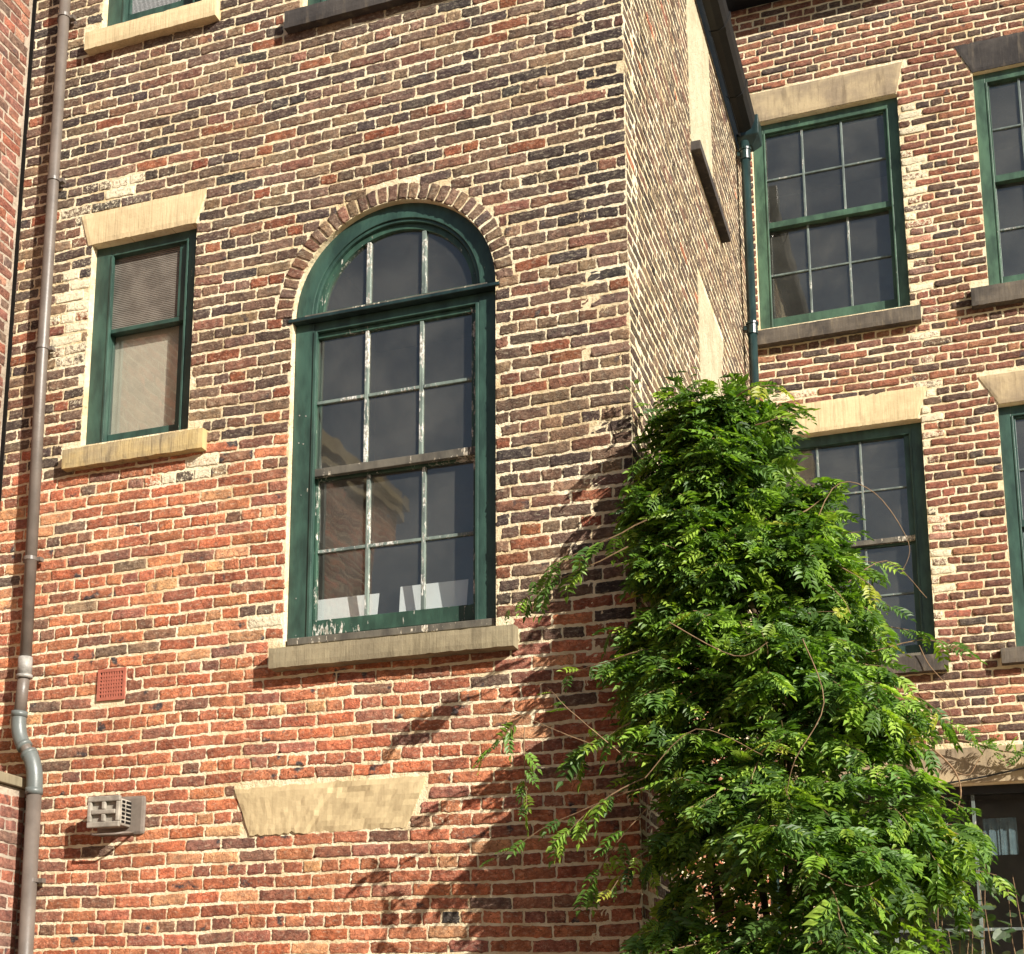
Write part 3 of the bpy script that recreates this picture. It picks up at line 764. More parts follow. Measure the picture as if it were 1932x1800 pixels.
# terracotta air brick
m = MB(); x0, x1, z0, z1 = -5.074, -4.876, 3.711, 3.911; y = DY - 0.014
m.box(x0, x0 + .018, y, DY + .05, z0, z1); m.box(x1 - .018, x1, y, DY + .05, z0, z1)
m.box(x0 + .018, x1 - .018, y, DY + .05, z0, z0 + .02); m.box(x0 + .018, x1 - .018, y, DY + .05, z1 - .02, z1)
nx_, nz_ = 9, 7; cw = (x1 - x0 - .036) / nx_; ch = (z1 - z0 - .04) / nz_
for i in range(1, nx_): m.box(x0 + .018 + i * cw - .0045, x0 + .018 + i * cw + .0045, y + .001, DY + .045, z0 + .02, z1 - .02)
for j in range(1, nz_): m.box(x0 + .018, x1 - .018, y + .002, DY + .044, z0 + .02 + j * ch - .006, z0 + .02 + j * ch + .006)
ab = m.build('air_brick', M['terra'], house)
m = MB(); m.box(x0 + .01, x1 - .01, DY - .003, DY + .04, z0 + .01, z1 - .01); m.build('backing', M['void'], ab)

m = MB(); m.box(XL - .001, XL + .027, DY - .012, DY + .02, 0, 11.0); m.build('joint', M['void'], house)
# roof of the main house, and its bulk behind the front
m = MB()
m.add([(XC + .03, DY - .05, 9.735), (XC + .03, D1, 9.735), (XL - 3.5, D1, 9.735 + (XC + .1 - XL + 3.5) / 1.12), (XL - 3.5, DY - .05, 9.735 + (XC + .1 - XL + 3.5) / 1.12),
       (XC + .03, DY - .05, 9.795), (XC + .03, D1, 9.795), (XL - 3.5, D1, 9.795 + (XC + .1 - XL + 3.5) / 1.12), (XL - 3.5, DY - .05, 9.795 + (XC + .1 - XL + 3.5) / 1.12)],
      [(3, 2, 1, 0), (4, 5, 6, 7), (0, 1, 5, 4), (2, 3, 7, 6), (1, 2, 6, 5), (0, 4, 7, 3)])
m.build('roof', M['slate'], house)

# ---- rear wing
wing = tag(empty('brick_house', (1, D1, 0)), 'brick rear wing facing the yard with two columns of green sash windows, behind the creeper', 'building')
WX1 = 4.6
o = {'R1': (-1.640, -0.318, 8.13, 10.245), 'R2': (-1.640, -0.292, 4.92, 7.05), 'R3': (0.338, 1.68, 8.19, 10.29), 'R4': (0.335, 1.68, 4.92, 7.08), 'R5': (-1.30, 1.50, 1.1, 3.80)}
traps = {'R1': (-1.72, -0.253, -1.66, -0.322, 10.25, 10.555), 'R2': (-1.70, -0.224, -1.65, -0.318, 7.053, 7.342), 'R3': (0.200, 1.83, 0.338, 1.69, 10.292, 10.595), 'R4': (0.194, 1.83, 0.345, 1.70, 7.083, 7.357)}
sills = {'R1': (-1.668, -0.235, 7.985, 8.125), 'R2': (-1.66, -0.20, 4.787, 4.928), 'R3': (0.188, 1.82, 8.03, 8.20), 'R4': (0.215, 1.82, 4.80, 4.93)}
fs = [block_rect(a, b, c, dd) for a, b, c, dd in o.values()] + [block_trap(*t) for t in traps.values()] + [block_rect(a, b, c, dd) for a, b, c, dd in sills.values()] + [block_rect(-1.5, 1.8, 3.80, 4.105)]
rng = np.random.default_rng(23)
Rr = lay(rng, -1.80, WX1, 0.02, 11.6, combine(*fs), -0.1, bed=0.020, perp=0.016)
V, F, nv = brick_arrays(rng, Rr, (0.003, 0.010))
n = len(Rr); uc = (Rr[:, 0] + Rr[:, 1]) / 2; zc = (Rr[:, 2] + Rr[:, 3]) / 2
cols = palette_pick(rng, FAR, n) * 1.16
nr = (np.abs(uc + 0.22) < 0.12) & (rng.random(n) < 0.4); cols[nr] = palette_pick(rng, PINK, n)[nr] * 0.9
smear = rng.uniform(-.5, .10, n)
smear += 0.85 * np.exp(-((uc + 0.22) / 0.11) ** 2) * (zc < 10.1) * (zc > 5.2) * rng.uniform(0.1, 1, n)
smear += 0.7 * np.exp(-((zc - 7.42) / 0.05) ** 2) * rng.uniform(0, 1, n)
mv, mf = sheet_with_holes([(-1.80, 0), (WX1, 0), (WX1, 11.7), (-1.80, 11.7)], [rect(*o[k]) for k in o], 0.0, 0.16)
brick_object('wall', V, F, nv, cols, smear, (rng.random(n) < .3) * .8, mv, mf, [M['brick_far'], M['mortar_far']], plane_map((0, D1, 0), (1, 0, 0), (0, -1, 0)), wing, wob)

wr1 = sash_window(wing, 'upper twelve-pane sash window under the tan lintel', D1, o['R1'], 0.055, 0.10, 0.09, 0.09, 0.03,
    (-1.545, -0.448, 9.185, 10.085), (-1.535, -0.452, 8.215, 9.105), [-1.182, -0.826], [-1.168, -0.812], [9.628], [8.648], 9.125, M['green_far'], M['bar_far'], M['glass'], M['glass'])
wr2 = sash_window(wing, 'lower twelve-pane sash window half hidden by leaves', D1, o['R2'], 0.085, 0.10, 0.095, 0.09, 0.05,
    (-1.545, -0.445, 5.995, 6.91), (-1.535, -0.44, 5.02, 5.92), [-1.185, -0.815], [-1.185, -0.815], [6.445], [5.484], 5.95, M['green'], M['bar_far'], M['glass'], M['glass'], kick=M['bare'])
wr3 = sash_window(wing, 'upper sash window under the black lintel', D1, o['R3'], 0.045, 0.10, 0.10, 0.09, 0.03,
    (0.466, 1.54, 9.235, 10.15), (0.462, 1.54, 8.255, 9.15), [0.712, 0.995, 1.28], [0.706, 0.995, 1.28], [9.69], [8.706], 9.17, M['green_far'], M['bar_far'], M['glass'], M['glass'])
wr4 = sash_window(wing, 'lower sash window with cream reveal at the picture edge', D1, o['R4'], 0.07, 0.10, 0.10, 0.09, 0.03,
    (0.466, 1.54, 6.02, 6.93), (0.462, 1.54, 5.03, 5.93), [0.712, 0.995, 1.28], [0.706, 0.995, 1.28], [6.47], [5.48], 5.96, M['green'], M['bar_far'], M['glass'], M['glass'])
for w, k, ms, ml in ((wr1, 'R1', 'stone_dark', 'stone_brown'), (wr2, 'R2', 'stone_dark', 'stone_y'), (wr3, 'R3', 'stone_dark', 'stone_black'), (wr4, 'R4', 'stone_dark', 'stone_brown')):
    trap_stone(w, 'lintel', *traps[k], D1, M[ml]); stone_sill(w, *sills[k], D1, 0.09, M[ms])

# big ground floor window of the wing
x0, x1, z0, z1 = o['R5']; y = D1 + 0.1
m = MB()
m.box(x0, x0 + .08, y, y + .1, z0, z1); m.box(x1 - .08, x1, y, y + .1, z0, z1); m.box(x0 + .08, x1 - .08, y, y + .1, z1 - .07, z1); m.box(x0 + .08, x1 - .08, y, y + .1, z0, z0 + .08)
w5 = m.build('large_window', M['black_iron'], wing, bevel=.003)
for x in (-0.75, -0.085, 0.62):
    m = MB(); m.box(x - .014, x + .014, y + .02, y + .07, z0 + .08, z1 - .07); m.build('glazing_bar', M['bar_far'], w5, bevel=.002)
m = MB(); m.box(x0 + .08, x1 - .08, y + .03, y + .06, 2.608, 2.632); m.build('glazing_bar', M['bar_far'], w5, bevel=.002)
m = MB(); m.box(x0 + .07, x1 - .07, y + .045, y + .048, z0 + .07, z1 - .06); m.build('pane', M['glass_dark'], w5)
m = MB()
for i in range(12):
    xa = -0.02 + i * 0.022; m.box(xa, xa + 0.021, D1 + .35 + .008 * math.sin(i * 1.9), D1 + .36 + .008 * math.sin(i * 1.9), 3.25, 3.56)
m.build('curtain', M['curtain'], w5)
room(w5, x0, x1, y + .12, z0, z1, 2.5)
m = MB(); m.prism([(-1.5, 3.805), (1.8, 3.805), (1.8, 4.11), (-1.5, 4.10)], D1 - .015, D1 + .1); m.build('lintel', M['stone_brown'], w5, bevel=.005)
# eaves and roof of the wing
m = MB(); m.box(-2.2, WX1, D1 - .26, D1 + .2, 11.50, 11.56); m.box(-2.2, WX1, D1 - .28, D1 - .2601, 11.47, 11.72)
m.build('eaves', M['black_iron'], wing)
m = MB(); m.tube([(-2.2, D1 - .34, 11.66), (WX1, D1 - .34, 11.66)], .06, 12); m.build('gutter', M['black_iron'], wing, smooth=True)
m = MB(); m.add([(-6, D1 - .3, 11.74), (WX1, D1 - .3, 11.74), (WX1, D1 + 4.5, 15.2), (-6, D1 + 4.5, 15.2), (WX1, D1 + 4.5, 15.0), (-6, D1 + 4.5, 15.0), (-6, D1 + .2, 11.5), (WX1, D1 + .2, 11.5)],
                  [(0, 1, 2, 3), (7, 6, 5, 4), (0, 3, 5, 6), (1, 7, 4, 2), (2, 4, 5, 3), (0, 6, 7, 1)]); m.build('roof', M['slate'], wing)

# ---- neighbouring building on the left, its side facing the yard
left = tag(empty('brick_house', (XL, 4, 0)), 'pinkish brick building along the left edge, side-on to the yard', 'building')
rng = np.random.default_rng(31)
Rr = lay(rng, 0.03, 6.2, 0.02, 7.4, None, 0.0, bed=0.012, perp=0.010)
R2 = lay(rng, 0.03, 1.6, 7.42, 11.0, None, 0.0, bed=0.012, perp=0.010)
Rr = np.concatenate([Rr, R2])
V, F, nv = brick_arrays(rng, Rr, (0.001, 0.005)); n = len(Rr)
mv, mf = sheet_with_holes([(0.0, 0), (6.2, 0), (6.2, 7.45), (1.6, 7.45), (1.6, 11.05), (0.0, 11.05)], [], 0, .1)
brick_object('wall', V, F, nv, palette_pick(rng, PINK, n) * 0.92, rng.uniform(-.6, -.05, n), (rng.random(n) < .3) * .8, mv, mf, [M['brick_pink'], M['mortar_grey']],
             plane_map((XL, DY, 0), (0, -1, 0), (1, 0, 0)), left, wob)
m = MB(); m.box(XL - 5, XL + .16, 1.2, DY - 1.6, 7.46, 7.62); m.box(XL - 5, XL + .09, 1.25, DY - 1.6, 7.34, 7.459); m.build('cornice', M['stone_grey'], left, bevel=.01)
m = MB(); m.box(XL - 5, XL - .29, 1.3, DY - .02, 0, 7.33); m.box(XL - 5, XL - .1, -5, 1.29, 0, 6.0); m.box(XL - 5, XL - .29, DY - 1.6, DY - .02, 7.331, 11.0); m.build('rear_bulk', M['brick_pink'], left)

# ---- low garden wall with coping at the bottom left
lw = tag(empty('garden_wall', (-5.73, 6, 0)), 'low pink brick wall with a stone coping behind the brown drainpipe, bottom left corner', 'wall')
rng = np.random.default_rng(37)
Rr = lay(rng, 0.0, 4.0, 0.02, 3.16, None, 0.0, bed=0.011, perp=0.010)
V, F, nv = brick_arrays(rng, Rr, (0.001, 0.005)); n = len(Rr)
mv, mf = sheet_with_holes([(0.0, 0), (4.0, 0), (4.0, 3.18), (0, 3.18)], [], 0, .1)
brick_object('wall', V, F, nv, palette_pick(rng, PINK, n), rng.uniform(-.5, .1, n), (rng.random(n) < .2) * .8, mv, mf, [M['brick_pink'], M['mortar_grey']],
             plane_map((-5.56, DY - .005, 0), (0, -1, 0), (1, 0, 0)), lw, wob)
m = MB(); m.prism([(-5.928, 3.185), (-5.525, 3.185), (-5.525, 3.245), (-5.70, 3.30), (-5.928, 3.31)], DY - 4.0, DY - .012); m.build('coping', M['stone_grey'], lw, bevel=.006)

# ---- house across the yard behind the photographer (seen only as reflections)
op = tag(empty('brick_house', (-6, -17, 0)), 'brown brick terrace across the yard, seen only as a dark reflection in the glass', 'building')
m = MB(); m.box(-22, 12, -24, -16, 0, 8.5); m.build('wall', M['brown_wall'], op)
m = MB(); m.prism([(-22.4, 8.5), (12.4, 8.5), (10, 11.5), (-20, 11.5)], -24.2, -15.7); m.build('roof', M['slate'], op)
for i in range(11):
    for zz in (1.4, 5.0):
        m = MB(); m.box(-21 + i * 3, -19.8 + i * 3, -15.99, -15.9, zz, zz + 2); m.build('window', M['void'], op)

# ============================================================ PIPES AND FITTINGS
# brown plastic downpipe
dp = tag(empty('downpipe', (-5.5, 7.42, 0)), 'brown plastic drainpipe with grey elbows down the left end of the wall', 'drainpipe')
PY = 7.425; R_ = 0.0375
m = MB(); m.tube([(-5.615, PY, 11.5), (-5.60, PY, 6), (-5.572, PY, 4.02)], R_, 20); m.tube([(-5.571, PY, 3.95), (-5.59, PY, 3.63)], R_, 20)
m.tube([(-5.578, PY, 3.50), (-5.47, PY - .005, 3.36)], R_ * .98, 20)
m.build('pipe', M['pipe'], dp, smooth=True)
m = MB(); m.tube([(-5.435, PY - .01, 3.17), (-5.40, PY - .01, 0.02)], 0.0455, 20); m.build('pipe', M['pipe'], dp, smooth=True)
m = MB(); m.tube([(-5.573, PY, 4.02), (-5.571, PY, 3.90)], R_ + .007, 20); m.tube([(-5.571, PY, 3.905), (-5.571, PY, 3.885)], R_ + .013, 20); m.build('collar', M['pipe_worn'], dp, smooth=True)
def elbow(pts, r):
    m = MB(); P = [Vector(p) for p in pts]; out = []
    for i in range(13):
        t = i / 12; out.append((1 - t) ** 2 * P[0] + 2 * t * (1 - t) * P[1] + t * t * P[2])
    m.tube(out, r, 20); m.tube([out[0] - (out[1] - out[0]) * .5, out[1]], r + .004, 20); m.tube([out[-2], out[-1] + (out[-1] - out[-2]) * .5], r + .004, 20)
    return m.build('elbow', M['pipe_grey'], dp, smooth=True)
elbow([(-5.59, PY, 3.66), (-5.60, PY, 3.52), (-5.535, PY - .002, 3.445)], R_ + .009)
elbow([(-5.495, PY - .005, 3.395), (-5.43, PY - .01, 3.31), (-5.437, PY - .01, 3.15)], R_ + .012)
for z, x in ((8.62, -5.607), (7.36, -5.603), (6.13, -5.601), (4.67, -5.585), (2.61, -5.428)):
    m = MB(); r = R_ + .006 if z > 3 else .052
    m.tube([(x, PY, z - .012), (x, PY, z + .012)], r, 20); m.box(x - r - .022, x + r + .022, PY + .012, PY + .05, z - .013, z + .013)
    m.box(x - .012, x + .012, PY + .03, DY, z - .012, z + .012)
    m.build('pipe_clip', M['pipe'], dp, smooth=False)

# dark green downpipe with hopper in the inner corner
gp = tag(empty('downpipe', (-1.635, 12.1, 0)), 'dark green iron drainpipe with square hopper in the inner corner of the two walls', 'drainpipe')
px, py = -1.632, 12.10
m = MB(); m.tube([(px, py, 9.70), (px, py, 0.02)], .040, 18); m.build('pipe', M['green_dark'], gp, smooth=True)
for z in (9.58, 7.87, 6.0, 4.1, 2.2):
    m = MB(); m.tube([(px, py, z - .06), (px, py, z + .045)], .049, 18); m.tube([(px, py, z + .03), (px, py, z + .05)], .056, 18); m.box(px - .07, px - .03, py - .03, py + .03, z - .02, z + .02)
    m.build('collar', M['green_dark'], gp, smooth=False)
m = MB()
a, b, c, e = -1.70, -1.50, 12.05, 12.27
m.add([(a, c, 9.93), (b, c, 9.93), (b, e, 9.93), (a, e, 9.93), (a, c, 9.74), (b, c, 9.74), (b, e, 9.74), (a, e, 9.74), (a + .02, c + .06, 9.66), (b - .07, c + .06, 9.66), (b - .07, e - .06, 9.66), (a + .02, e - .06, 9.66)],
      [(0, 1, 2, 3), (0, 4, 5, 1), (1, 5, 6, 2), (2, 6, 7, 3), (3, 7, 4, 0), (4, 8, 9, 5), (5, 9, 10, 6), (6, 10, 11, 7), (7, 11, 8, 4), (8, 11, 10, 9)])
m.build('hopper', M['green_dark'], gp, bevel=.006)
# gutter along the side eave
gt = tag(empty('gutter', (-1.6, 9.8, 9.7)), 'long black iron eaves gutter along the top of the side wall', 'gutter')
m = MB()
prof = [(x + (.01 if x > -1.6 else 0), 9.735 + (z - 9.665)) for x, z in [(-1.690, 9.80), (-1.685, 9.70), (-1.66, 9.668), (-1.60, 9.665), (-1.555, 9.69), (-1.53, 9.74), (-1.515, 9.80), (-1.527, 9.80), (-1.545, 9.745), (-1.565, 9.705), (-1.60, 9.685), (-1.65, 9.685), (-1.672, 9.71), (-1.678, 9.80)]]
dx = -0.0125
def gprof(y): return [(x + dx * (y - 9.8) / 2.3, y, z) for x, z in prof]
k = len(prof); vs = gprof(DY - .05) + gprof(12.0)
m.add(vs, [(i, i + k, (i + 1) % k + k, (i + 1) % k) for i in range(k)])
m.build('trough', M['black_iron'], gt)
for y in (8.3, 9.45, 10.6, 11.5):
    m = MB(); pr = [(x * 1.0 + (0.006 if x > -1.6 else 0), z - .006) for x, z in prof[:7]] + [(-1.495, 9.885), (-1.70, 9.885)]
    kk = len(pr); dd = dx * (y - 9.8) / 2.3
    m.add([(x + dd, y - .03, z) for x, z in pr] + [(x + dd, y + .03, z) for x, z in pr], [tuple(range(kk)), tuple(range(2 * kk - 1, kk - 1, -1))] + [(i, i + kk, (i + 1) % kk + kk, (i + 1) % kk) for i in range(kk)])
    m.build('joint_band', M['black_iron'], gt)

# boiler flue terminal
fl = tag(empty('flue_terminal', (-4.95, DY, 2.98)), 'beige plastic boiler flue terminal with slotted cover sticking out of the red brick, low left', 'flue')
m = MB(); m.box(-5.02, -4.69, DY - .022, DY + .02, 2.865, 3.105); m.build('back_plate', M['flue_dark'], fl, bevel=.02)
m = MB(); X0, X1, Z0, Z1, YF = -4.985, -4.775, 2.90, 3.08, DY - .165
m.box(X0, X1, YF + .022, DY - .022, Z0 + .008, Z1 - .008)
body = m.build('housing', M['flue'], fl, bevel=.014)
m = MB()      # slotted front cover: rim, cross ribs
m.box(X0 - .006, X1 + .006, YF - .004, YF + .021, Z1 - .03, Z1 + .004); m.box(X0 - .006, X1 + .006, YF - .004, YF + .021, Z0 - .004, Z0 + .03)
m.box(X0 - .006, X0 + .02, YF - .004, YF + .021, Z0 + .03, Z1 - .03); m.box(X1 - .02, X1 + .006, YF - .004, YF + .021, Z0 + .03, Z1 - .03)
m.box(X0 + .02, X1 - .02, YF - .003, YF + .02, 2.975, 3.003); m.box(-4.893, -4.867, YF - .005, YF + .02, Z0 + .03, 2.975); m.box(-4.893, -4.867, YF - .005, YF + .02, 3.003, Z1 - .03)
m.build('front_cover', M['flue'], fl, bevel=.006)
for i in range(6):
    z = Z0 + .025 + i * .024
    for ya, yb in ((DY - .085, DY - .035), (DY - .13, DY - .1)):
        m = MB(); m.box(X1 + .0003, X1 + .0035, ya, yb, z, z + .014); m.build('vent_slot', M['void'], body)
m = MB(); m.tube([(-4.99, DY - .02, 2.88), (-4.985, DY - .12, 2.865), (-4.95, DY - .15, 2.855), (-4.80, DY - .15, 2.855), (-4.765, DY - .12, 2.865), (-4.76, DY - .02, 2.88)], .007, 8); m.build('guard_bar', M['flue_dark'], fl, smooth=True)

# white cards standing inside the arched window
def card(label, xa, xb, zb, zt, yaw, y=DY + .19):
    k = (y) / DY; s = lambda x: x * k; zz = lambda z: H + (z - H) * k
    o = empty('card_sheet', (s((xa + xb) / 2), y, zz(zb))); tag(o, label, 'card', 'white cards on the sill of the arched window')
    m = MB(); t = .004; le = .03
    m.add([(s(xa), y, zz(zb)), (s(xb), y, zz(zb)), (s(xb) + .004, y + le, zz(zt)), (s(xa) - .003, y + le, zz(zt)), (s(xa), y + t, zz(zb)), (s(xb), y + t, zz(zb)), (s(xb) + .004, y + le + t, zz(zt)), (s(xa) - .003, y + le + t, zz(zt))],
          [(0, 1, 2, 3), (7, 6, 5, 4), (0, 4, 5, 1), (3, 2, 6, 7), (0, 3, 7, 4), (1, 5, 6, 2)])
    me = m.build('card', M['card'], o)
card('low white card, the left one of two standing inside the arched window', -3.62, -3.215, 4.02, 4.22, 0)
card('taller white card, the right one of two standing inside the arched window', -3.075, -2.665, 4.02, 4.245, 0)

# ============================================================ PLANTS
def leaflet_template(rng, npairs, length, ll, lw):
    """pinnate leaf along +x, normal +z, drooping at the tip"""
    V = []; Fs = []
    def leaflet(p, ang, L, W):
        c, s_ = math.cos(ang), math.sin(ang); b = len(V); tw = rng.uniform(-.25, .25)
        for (a, w, h) in ((0, 0, 0), (.34, .44, .06), (.62, .27, .03), (1, 0, -.14), (.62, -.27, .03), (.34, -.44, .06)):
            x = a * L; y = w * W; z = h * L + y * tw
            V.append((p[0] + x * c - y * s_, p[1] + x * s_ + y * c, p[2] + z - .12 * a * a * L))
        Fs.append((b, b + 1, b + 2, b + 3)); Fs.append((b, b + 3, b + 4, b + 5))
    def at(t): return (length * t, 0, -.35 * length * t * t)
    for i in range(npairs):
        t = .22 + .74 * i / npairs; sc = (.75 + .5 * math.sin(math.pi * (i + .7) / (npairs + .6)))
        for sg in (1, -1): leaflet(at(t), sg * rng.uniform(.8, 1.1), ll * sc * rng.uniform(.85, 1.1), lw * sc)
    leaflet(at(.98), 0, ll * 1.1, lw)
    b = len(V); q = .0012
    for t in (0, .5, 1): p = at(t); V.append((p[0], -q, p[2])); V.append((p[0], q, p[2]))
    Fs.append((b, b + 2, b + 3, b + 1)); Fs.append((b + 2, b + 4, b + 5, b + 3))
    return np.array(V), Fs

def scatter_leaves(name, templates, P, A, Nn, scale, cols, mat, parent):
    A = A / np.linalg.norm(A, axis=1, keepdims=True)
    Nn = Nn - A * (A * Nn).sum(1, keepdims=True); Nn /= np.linalg.norm(Nn, axis=1, keepdims=True) + 1e-9
    B = np.cross(Nn, A)
    allv = []; allf = []; allc = []; off = 0; nT = len(templates)
    pick = np.arange(len(P)) % nT
    for t, (TV, TF) in enumerate(templates):
        idx = np.where(pick == t)[0]
        v = P[idx, None] + scale[idx, None, None] * (TV[None, :, 0:1] * A[idx, None] + TV[None, :, 1:2] * B[idx, None] + TV[None, :, 2:3] * Nn[idx, None])
        k = TV.shape[0]; allv.append(v.reshape(-1, 3))
        f = np.array(TF)[None] + (np.arange(len(idx)) * k)[:, None, None] + off
        allf.append(f.reshape(-1, 4)); off += len(idx) * k
        allc.append(np.repeat(cols[idx], k, 0))
    me = bpy.data.meshes.new(name)
    me.from_pydata(np.concatenate(allv).tolist(), [], np.concatenate(allf).tolist())
    c = np.concatenate(allc); a = me.attributes.new('lcol', 'FLOAT_COLOR', 'POINT')
    a.data.foreach_set('color', np.concatenate([c, np.ones((len(c), 1))], 1).ravel())
    return link(name, me, mat, parent)

rng = np.random.default_rng(3)
GREENS = np.array([lin(98, 128, 52), lin(82, 112, 46), lin(118, 148, 56), lin(88, 118, 58), lin(136, 160, 64), lin(64, 90, 42)])
def leaf_cols(n, rng, yellow=0.004):
    c = GREENS[rng.integers(0, len(GREENS), n)] * rng.uniform(.75, 1.25, (n, 1))
    y = rng.random(n) < yellow; c[y] = np.array(lin(160, 164, 70)) * rng.uniform(.7, 1.1); return c

wis = tag(empty('wisteria', (-0.85, 7.15, 0)), 'huge bushy green climber with feathery leaves covering the corner of the house', 'climbing plant')
zs = [0.4, 1.0, 2.07, 2.56, 3.45, 4.08, 4.58, 4.98, 5.12]
xl = [-1.30, -1.56, -1.68, -1.68, -1.64, -1.54, -1.48, -1.46, -1.38]
xr = [-0.60, -0.22, -0.08, -0.07, -0.29, -0.60, -0.70, -0.76, -0.84]
ry = [0.35, 0.55, 0.84, 0.82, 0.64, 0.46, 0.36, 0.32, 0.26]
yc = [7.15, 7.10, 7.05, 7.10, 7.26, 7.45, 7.55, 7.60, 7.60]
YC = lambda z: float(np.interp(z, zs, yc))
def axis_at(z):
    a, b, r = np.interp(z, zs, xl), np.interp(z, zs, xr), np.interp(z, zs, ry); f_ = np.interp(z, zs, yc) / 7.15; a *= f_; b *= f_
    return (a + b) / 2, (b - a) / 2, r
LP, LA, LN, LS, LC = [], [], [], [], []
stems = MB()
def shoot(p0, dirn, length, nleaf, scl=1.0, droop=.5, thick=.004, yellow=.003, start=.1, col_mul=1.0, stem=True):
    p = np.array(p0, float); dv = np.array(dirn, float); dv /= np.linalg.norm(dv)
    pts = [p.copy()]; k = 9
    for i in range(k):
        dv = dv + np.array([0, 0, -droop / k]) + rng.normal(0, .07, 3); dv /= np.linalg.norm(dv)
        p = p + dv * length / k; pts.append(p.copy())
    if stem: stems.tube([tuple(q) for q in pts], thick, 4, thick * .4, cap=False)
    pts = np.array(pts)
    for j in range(nleaf):
        t = start + (1 - start) * (j + rng.random()) / nleaf; f = t * k; i = min(int(f), k - 1); q = pts[i] + (pts[i + 1] - pts[i]) * (f - i)
        tv = pts[i + 1] - pts[i]; tv /= np.linalg.norm(tv)
        side = np.cross(tv, [0, 0, 1.0]); side /= np.linalg.norm(side) + 1e-9
        a = tv * rng.uniform(.3, .9) + side * rng.choice([-1, 1]) * rng.uniform(.4, 1.1) + np.array([0, 0, -.25]) + rng.normal(0, .2, 3)
        nn = np.array([0.15, -.35, .95]) + rng.normal(0, .33, 3)
        LP.append(q); LA.append(a); LN.append(nn); LS.append(scl * rng.uniform(.55, 1.25) * (1.05 - .35 * t)); LC.append(leaf_cols(1, rng, yellow)[0] * col_mul)

void_ = lambda x, y, z: math.sin(5.1 * x + 3.7 * z + 1.3) * math.sin(4.3 * z - 2.9 * x + .5) + .5 * math.sin(9.1 * z + 7.3 * x) * math.sin(6.7 * x - 3.1 * y + 2)
for i in range(900):
    z = rng.choice([rng.uniform(0.6, 5.0), rng.uniform(1.8, 5.1), rng.uniform(4.0, 5.15)], p=[.3, .48, .22]); th = rng.uniform(0, 2 * math.pi)
    if rng.random() < .6: th = rng.uniform(-math.pi * 1.02, math.pi * .05)     # more on the side that looks into the yard
    cx, rx, ryy = axis_at(z); lump = .75 + .30 * math.sin(3 * th + 2.1 * z) * math.cos(3.3 * z + th) + rng.uniform(-.12, .12)
    base = np.array([cx + rx * lump * math.cos(th), YC(z) + ryy * lump * math.sin(th), z])
    if void_(*base) < -.28: continue
    L = rng.uniform(.28, .58)
    out = np.array([math.cos(th) * ryy, math.sin(th) * rx, rng.uniform(-.2, .9) * .5]); out /= np.linalg.norm(out)
    shoot(base - out * L * .72, out, L, int(rng.integers(13, 21)), .86, rng.uniform(.4, 1.2), start=.32, yellow=.002 if rng.random() < .98 else .25)
# leafy filling
for i in range(3200):
    z = rng.uniform(0.4, 5.0); th = rng.uniform(0, 2 * math.pi); cx, rx, ryy = axis_at(z); f = rng.uniform(.2, .72)
    LP.append(np.array([cx + rx * f * math.cos(th), YC(z) + ryy * f * math.sin(th), z])); LA.append(rng.normal(0, 1, 3) + np.array([math.cos(th), math.sin(th), -.3]))
    LN.append(np.array([0.1, -.3, 1.0]) + rng.normal(0, .4, 3)); LS.append(rng.uniform(.55, .9)); LC.append(leaf_cols(1, rng)[0] * .9)
# long trailing shoots: start, end, leaves
trails = [((-1.5, 6.95, 4.25), (-2.06, 6.95, 3.98), 9, .8), ((-1.6, 6.95, 4.12), (-2.22, 6.9, 3.80), 10, .75), ((-1.55, 6.9, 3.55), (-1.93, 6.9, 3.48), 5, .6),
          ((-1.6, 6.8, 3.0), (-2.12, 6.85, 3.33), 5, .55), ((-2.05, 6.85, 3.30), (-2.40, 6.85, 3.10), 6, .6), ((-2.12, 6.85, 3.2), (-2.16, 6.85, 2.78), 8, .55),
          ((-1.5, 6.8, 2.85), (-2.30, 6.85, 2.62), 7, .6), ((-1.5, 6.8, 2.9), (-1.98, 6.8, 2.62), 10, .85), ((-1.5, 6.8, 2.75), (-1.85, 6.8, 2.40), 9, .85), ((-1.55, 6.85, 3.2), (-1.9, 6.85, 3.02), 9, .9),
          ((-0.85, 7.4, 4.1), (-0.42, 7.5, 4.10), 12, .8), ((-0.8, 7.4, 4.35), (-0.60, 7.45, 4.42), 8, .7), ((-0.6, 7.4, 3.75), (-0.10, 7.5, 3.62), 12, .85), ((-0.45, 7.4, 3.3), (-0.05, 7.4, 3.18), 10, .85),
          ((-0.4, 7.3, 2.9), (-0.05, 7.4, 2.80), 10, .8), ((-0.4, 7.3, 2.6), (-0.10, 7.3, 2.5), 8, .8), ((-1.36, 7.5, 5.05), (-1.33, 7.55, 5.33), 8, .5), ((-1.66, 7.42, 5.0), (-1.69, 7.42, 5.22), 5, .45),
          ((-0.8, 7.4, 4.2), (-0.50, 7.45, 4.28), 9, .65), ((-0.75, 7.4, 3.95), (-0.36, 7.45, 3.88), 10, .7), ((-0.95, 7.0, 4.7), (-0.72, 7.0, 4.72), 9, .7)]
for a, b, nl, sc in trails:
    a, b = np.array(a), np.array(b); dv = b - a; L = np.linalg.norm(dv)
    shoot(a, dv / L + np.array([0, 0, .12]), L * 1.04, nl, sc, .28, thick=.0035, start=.25)
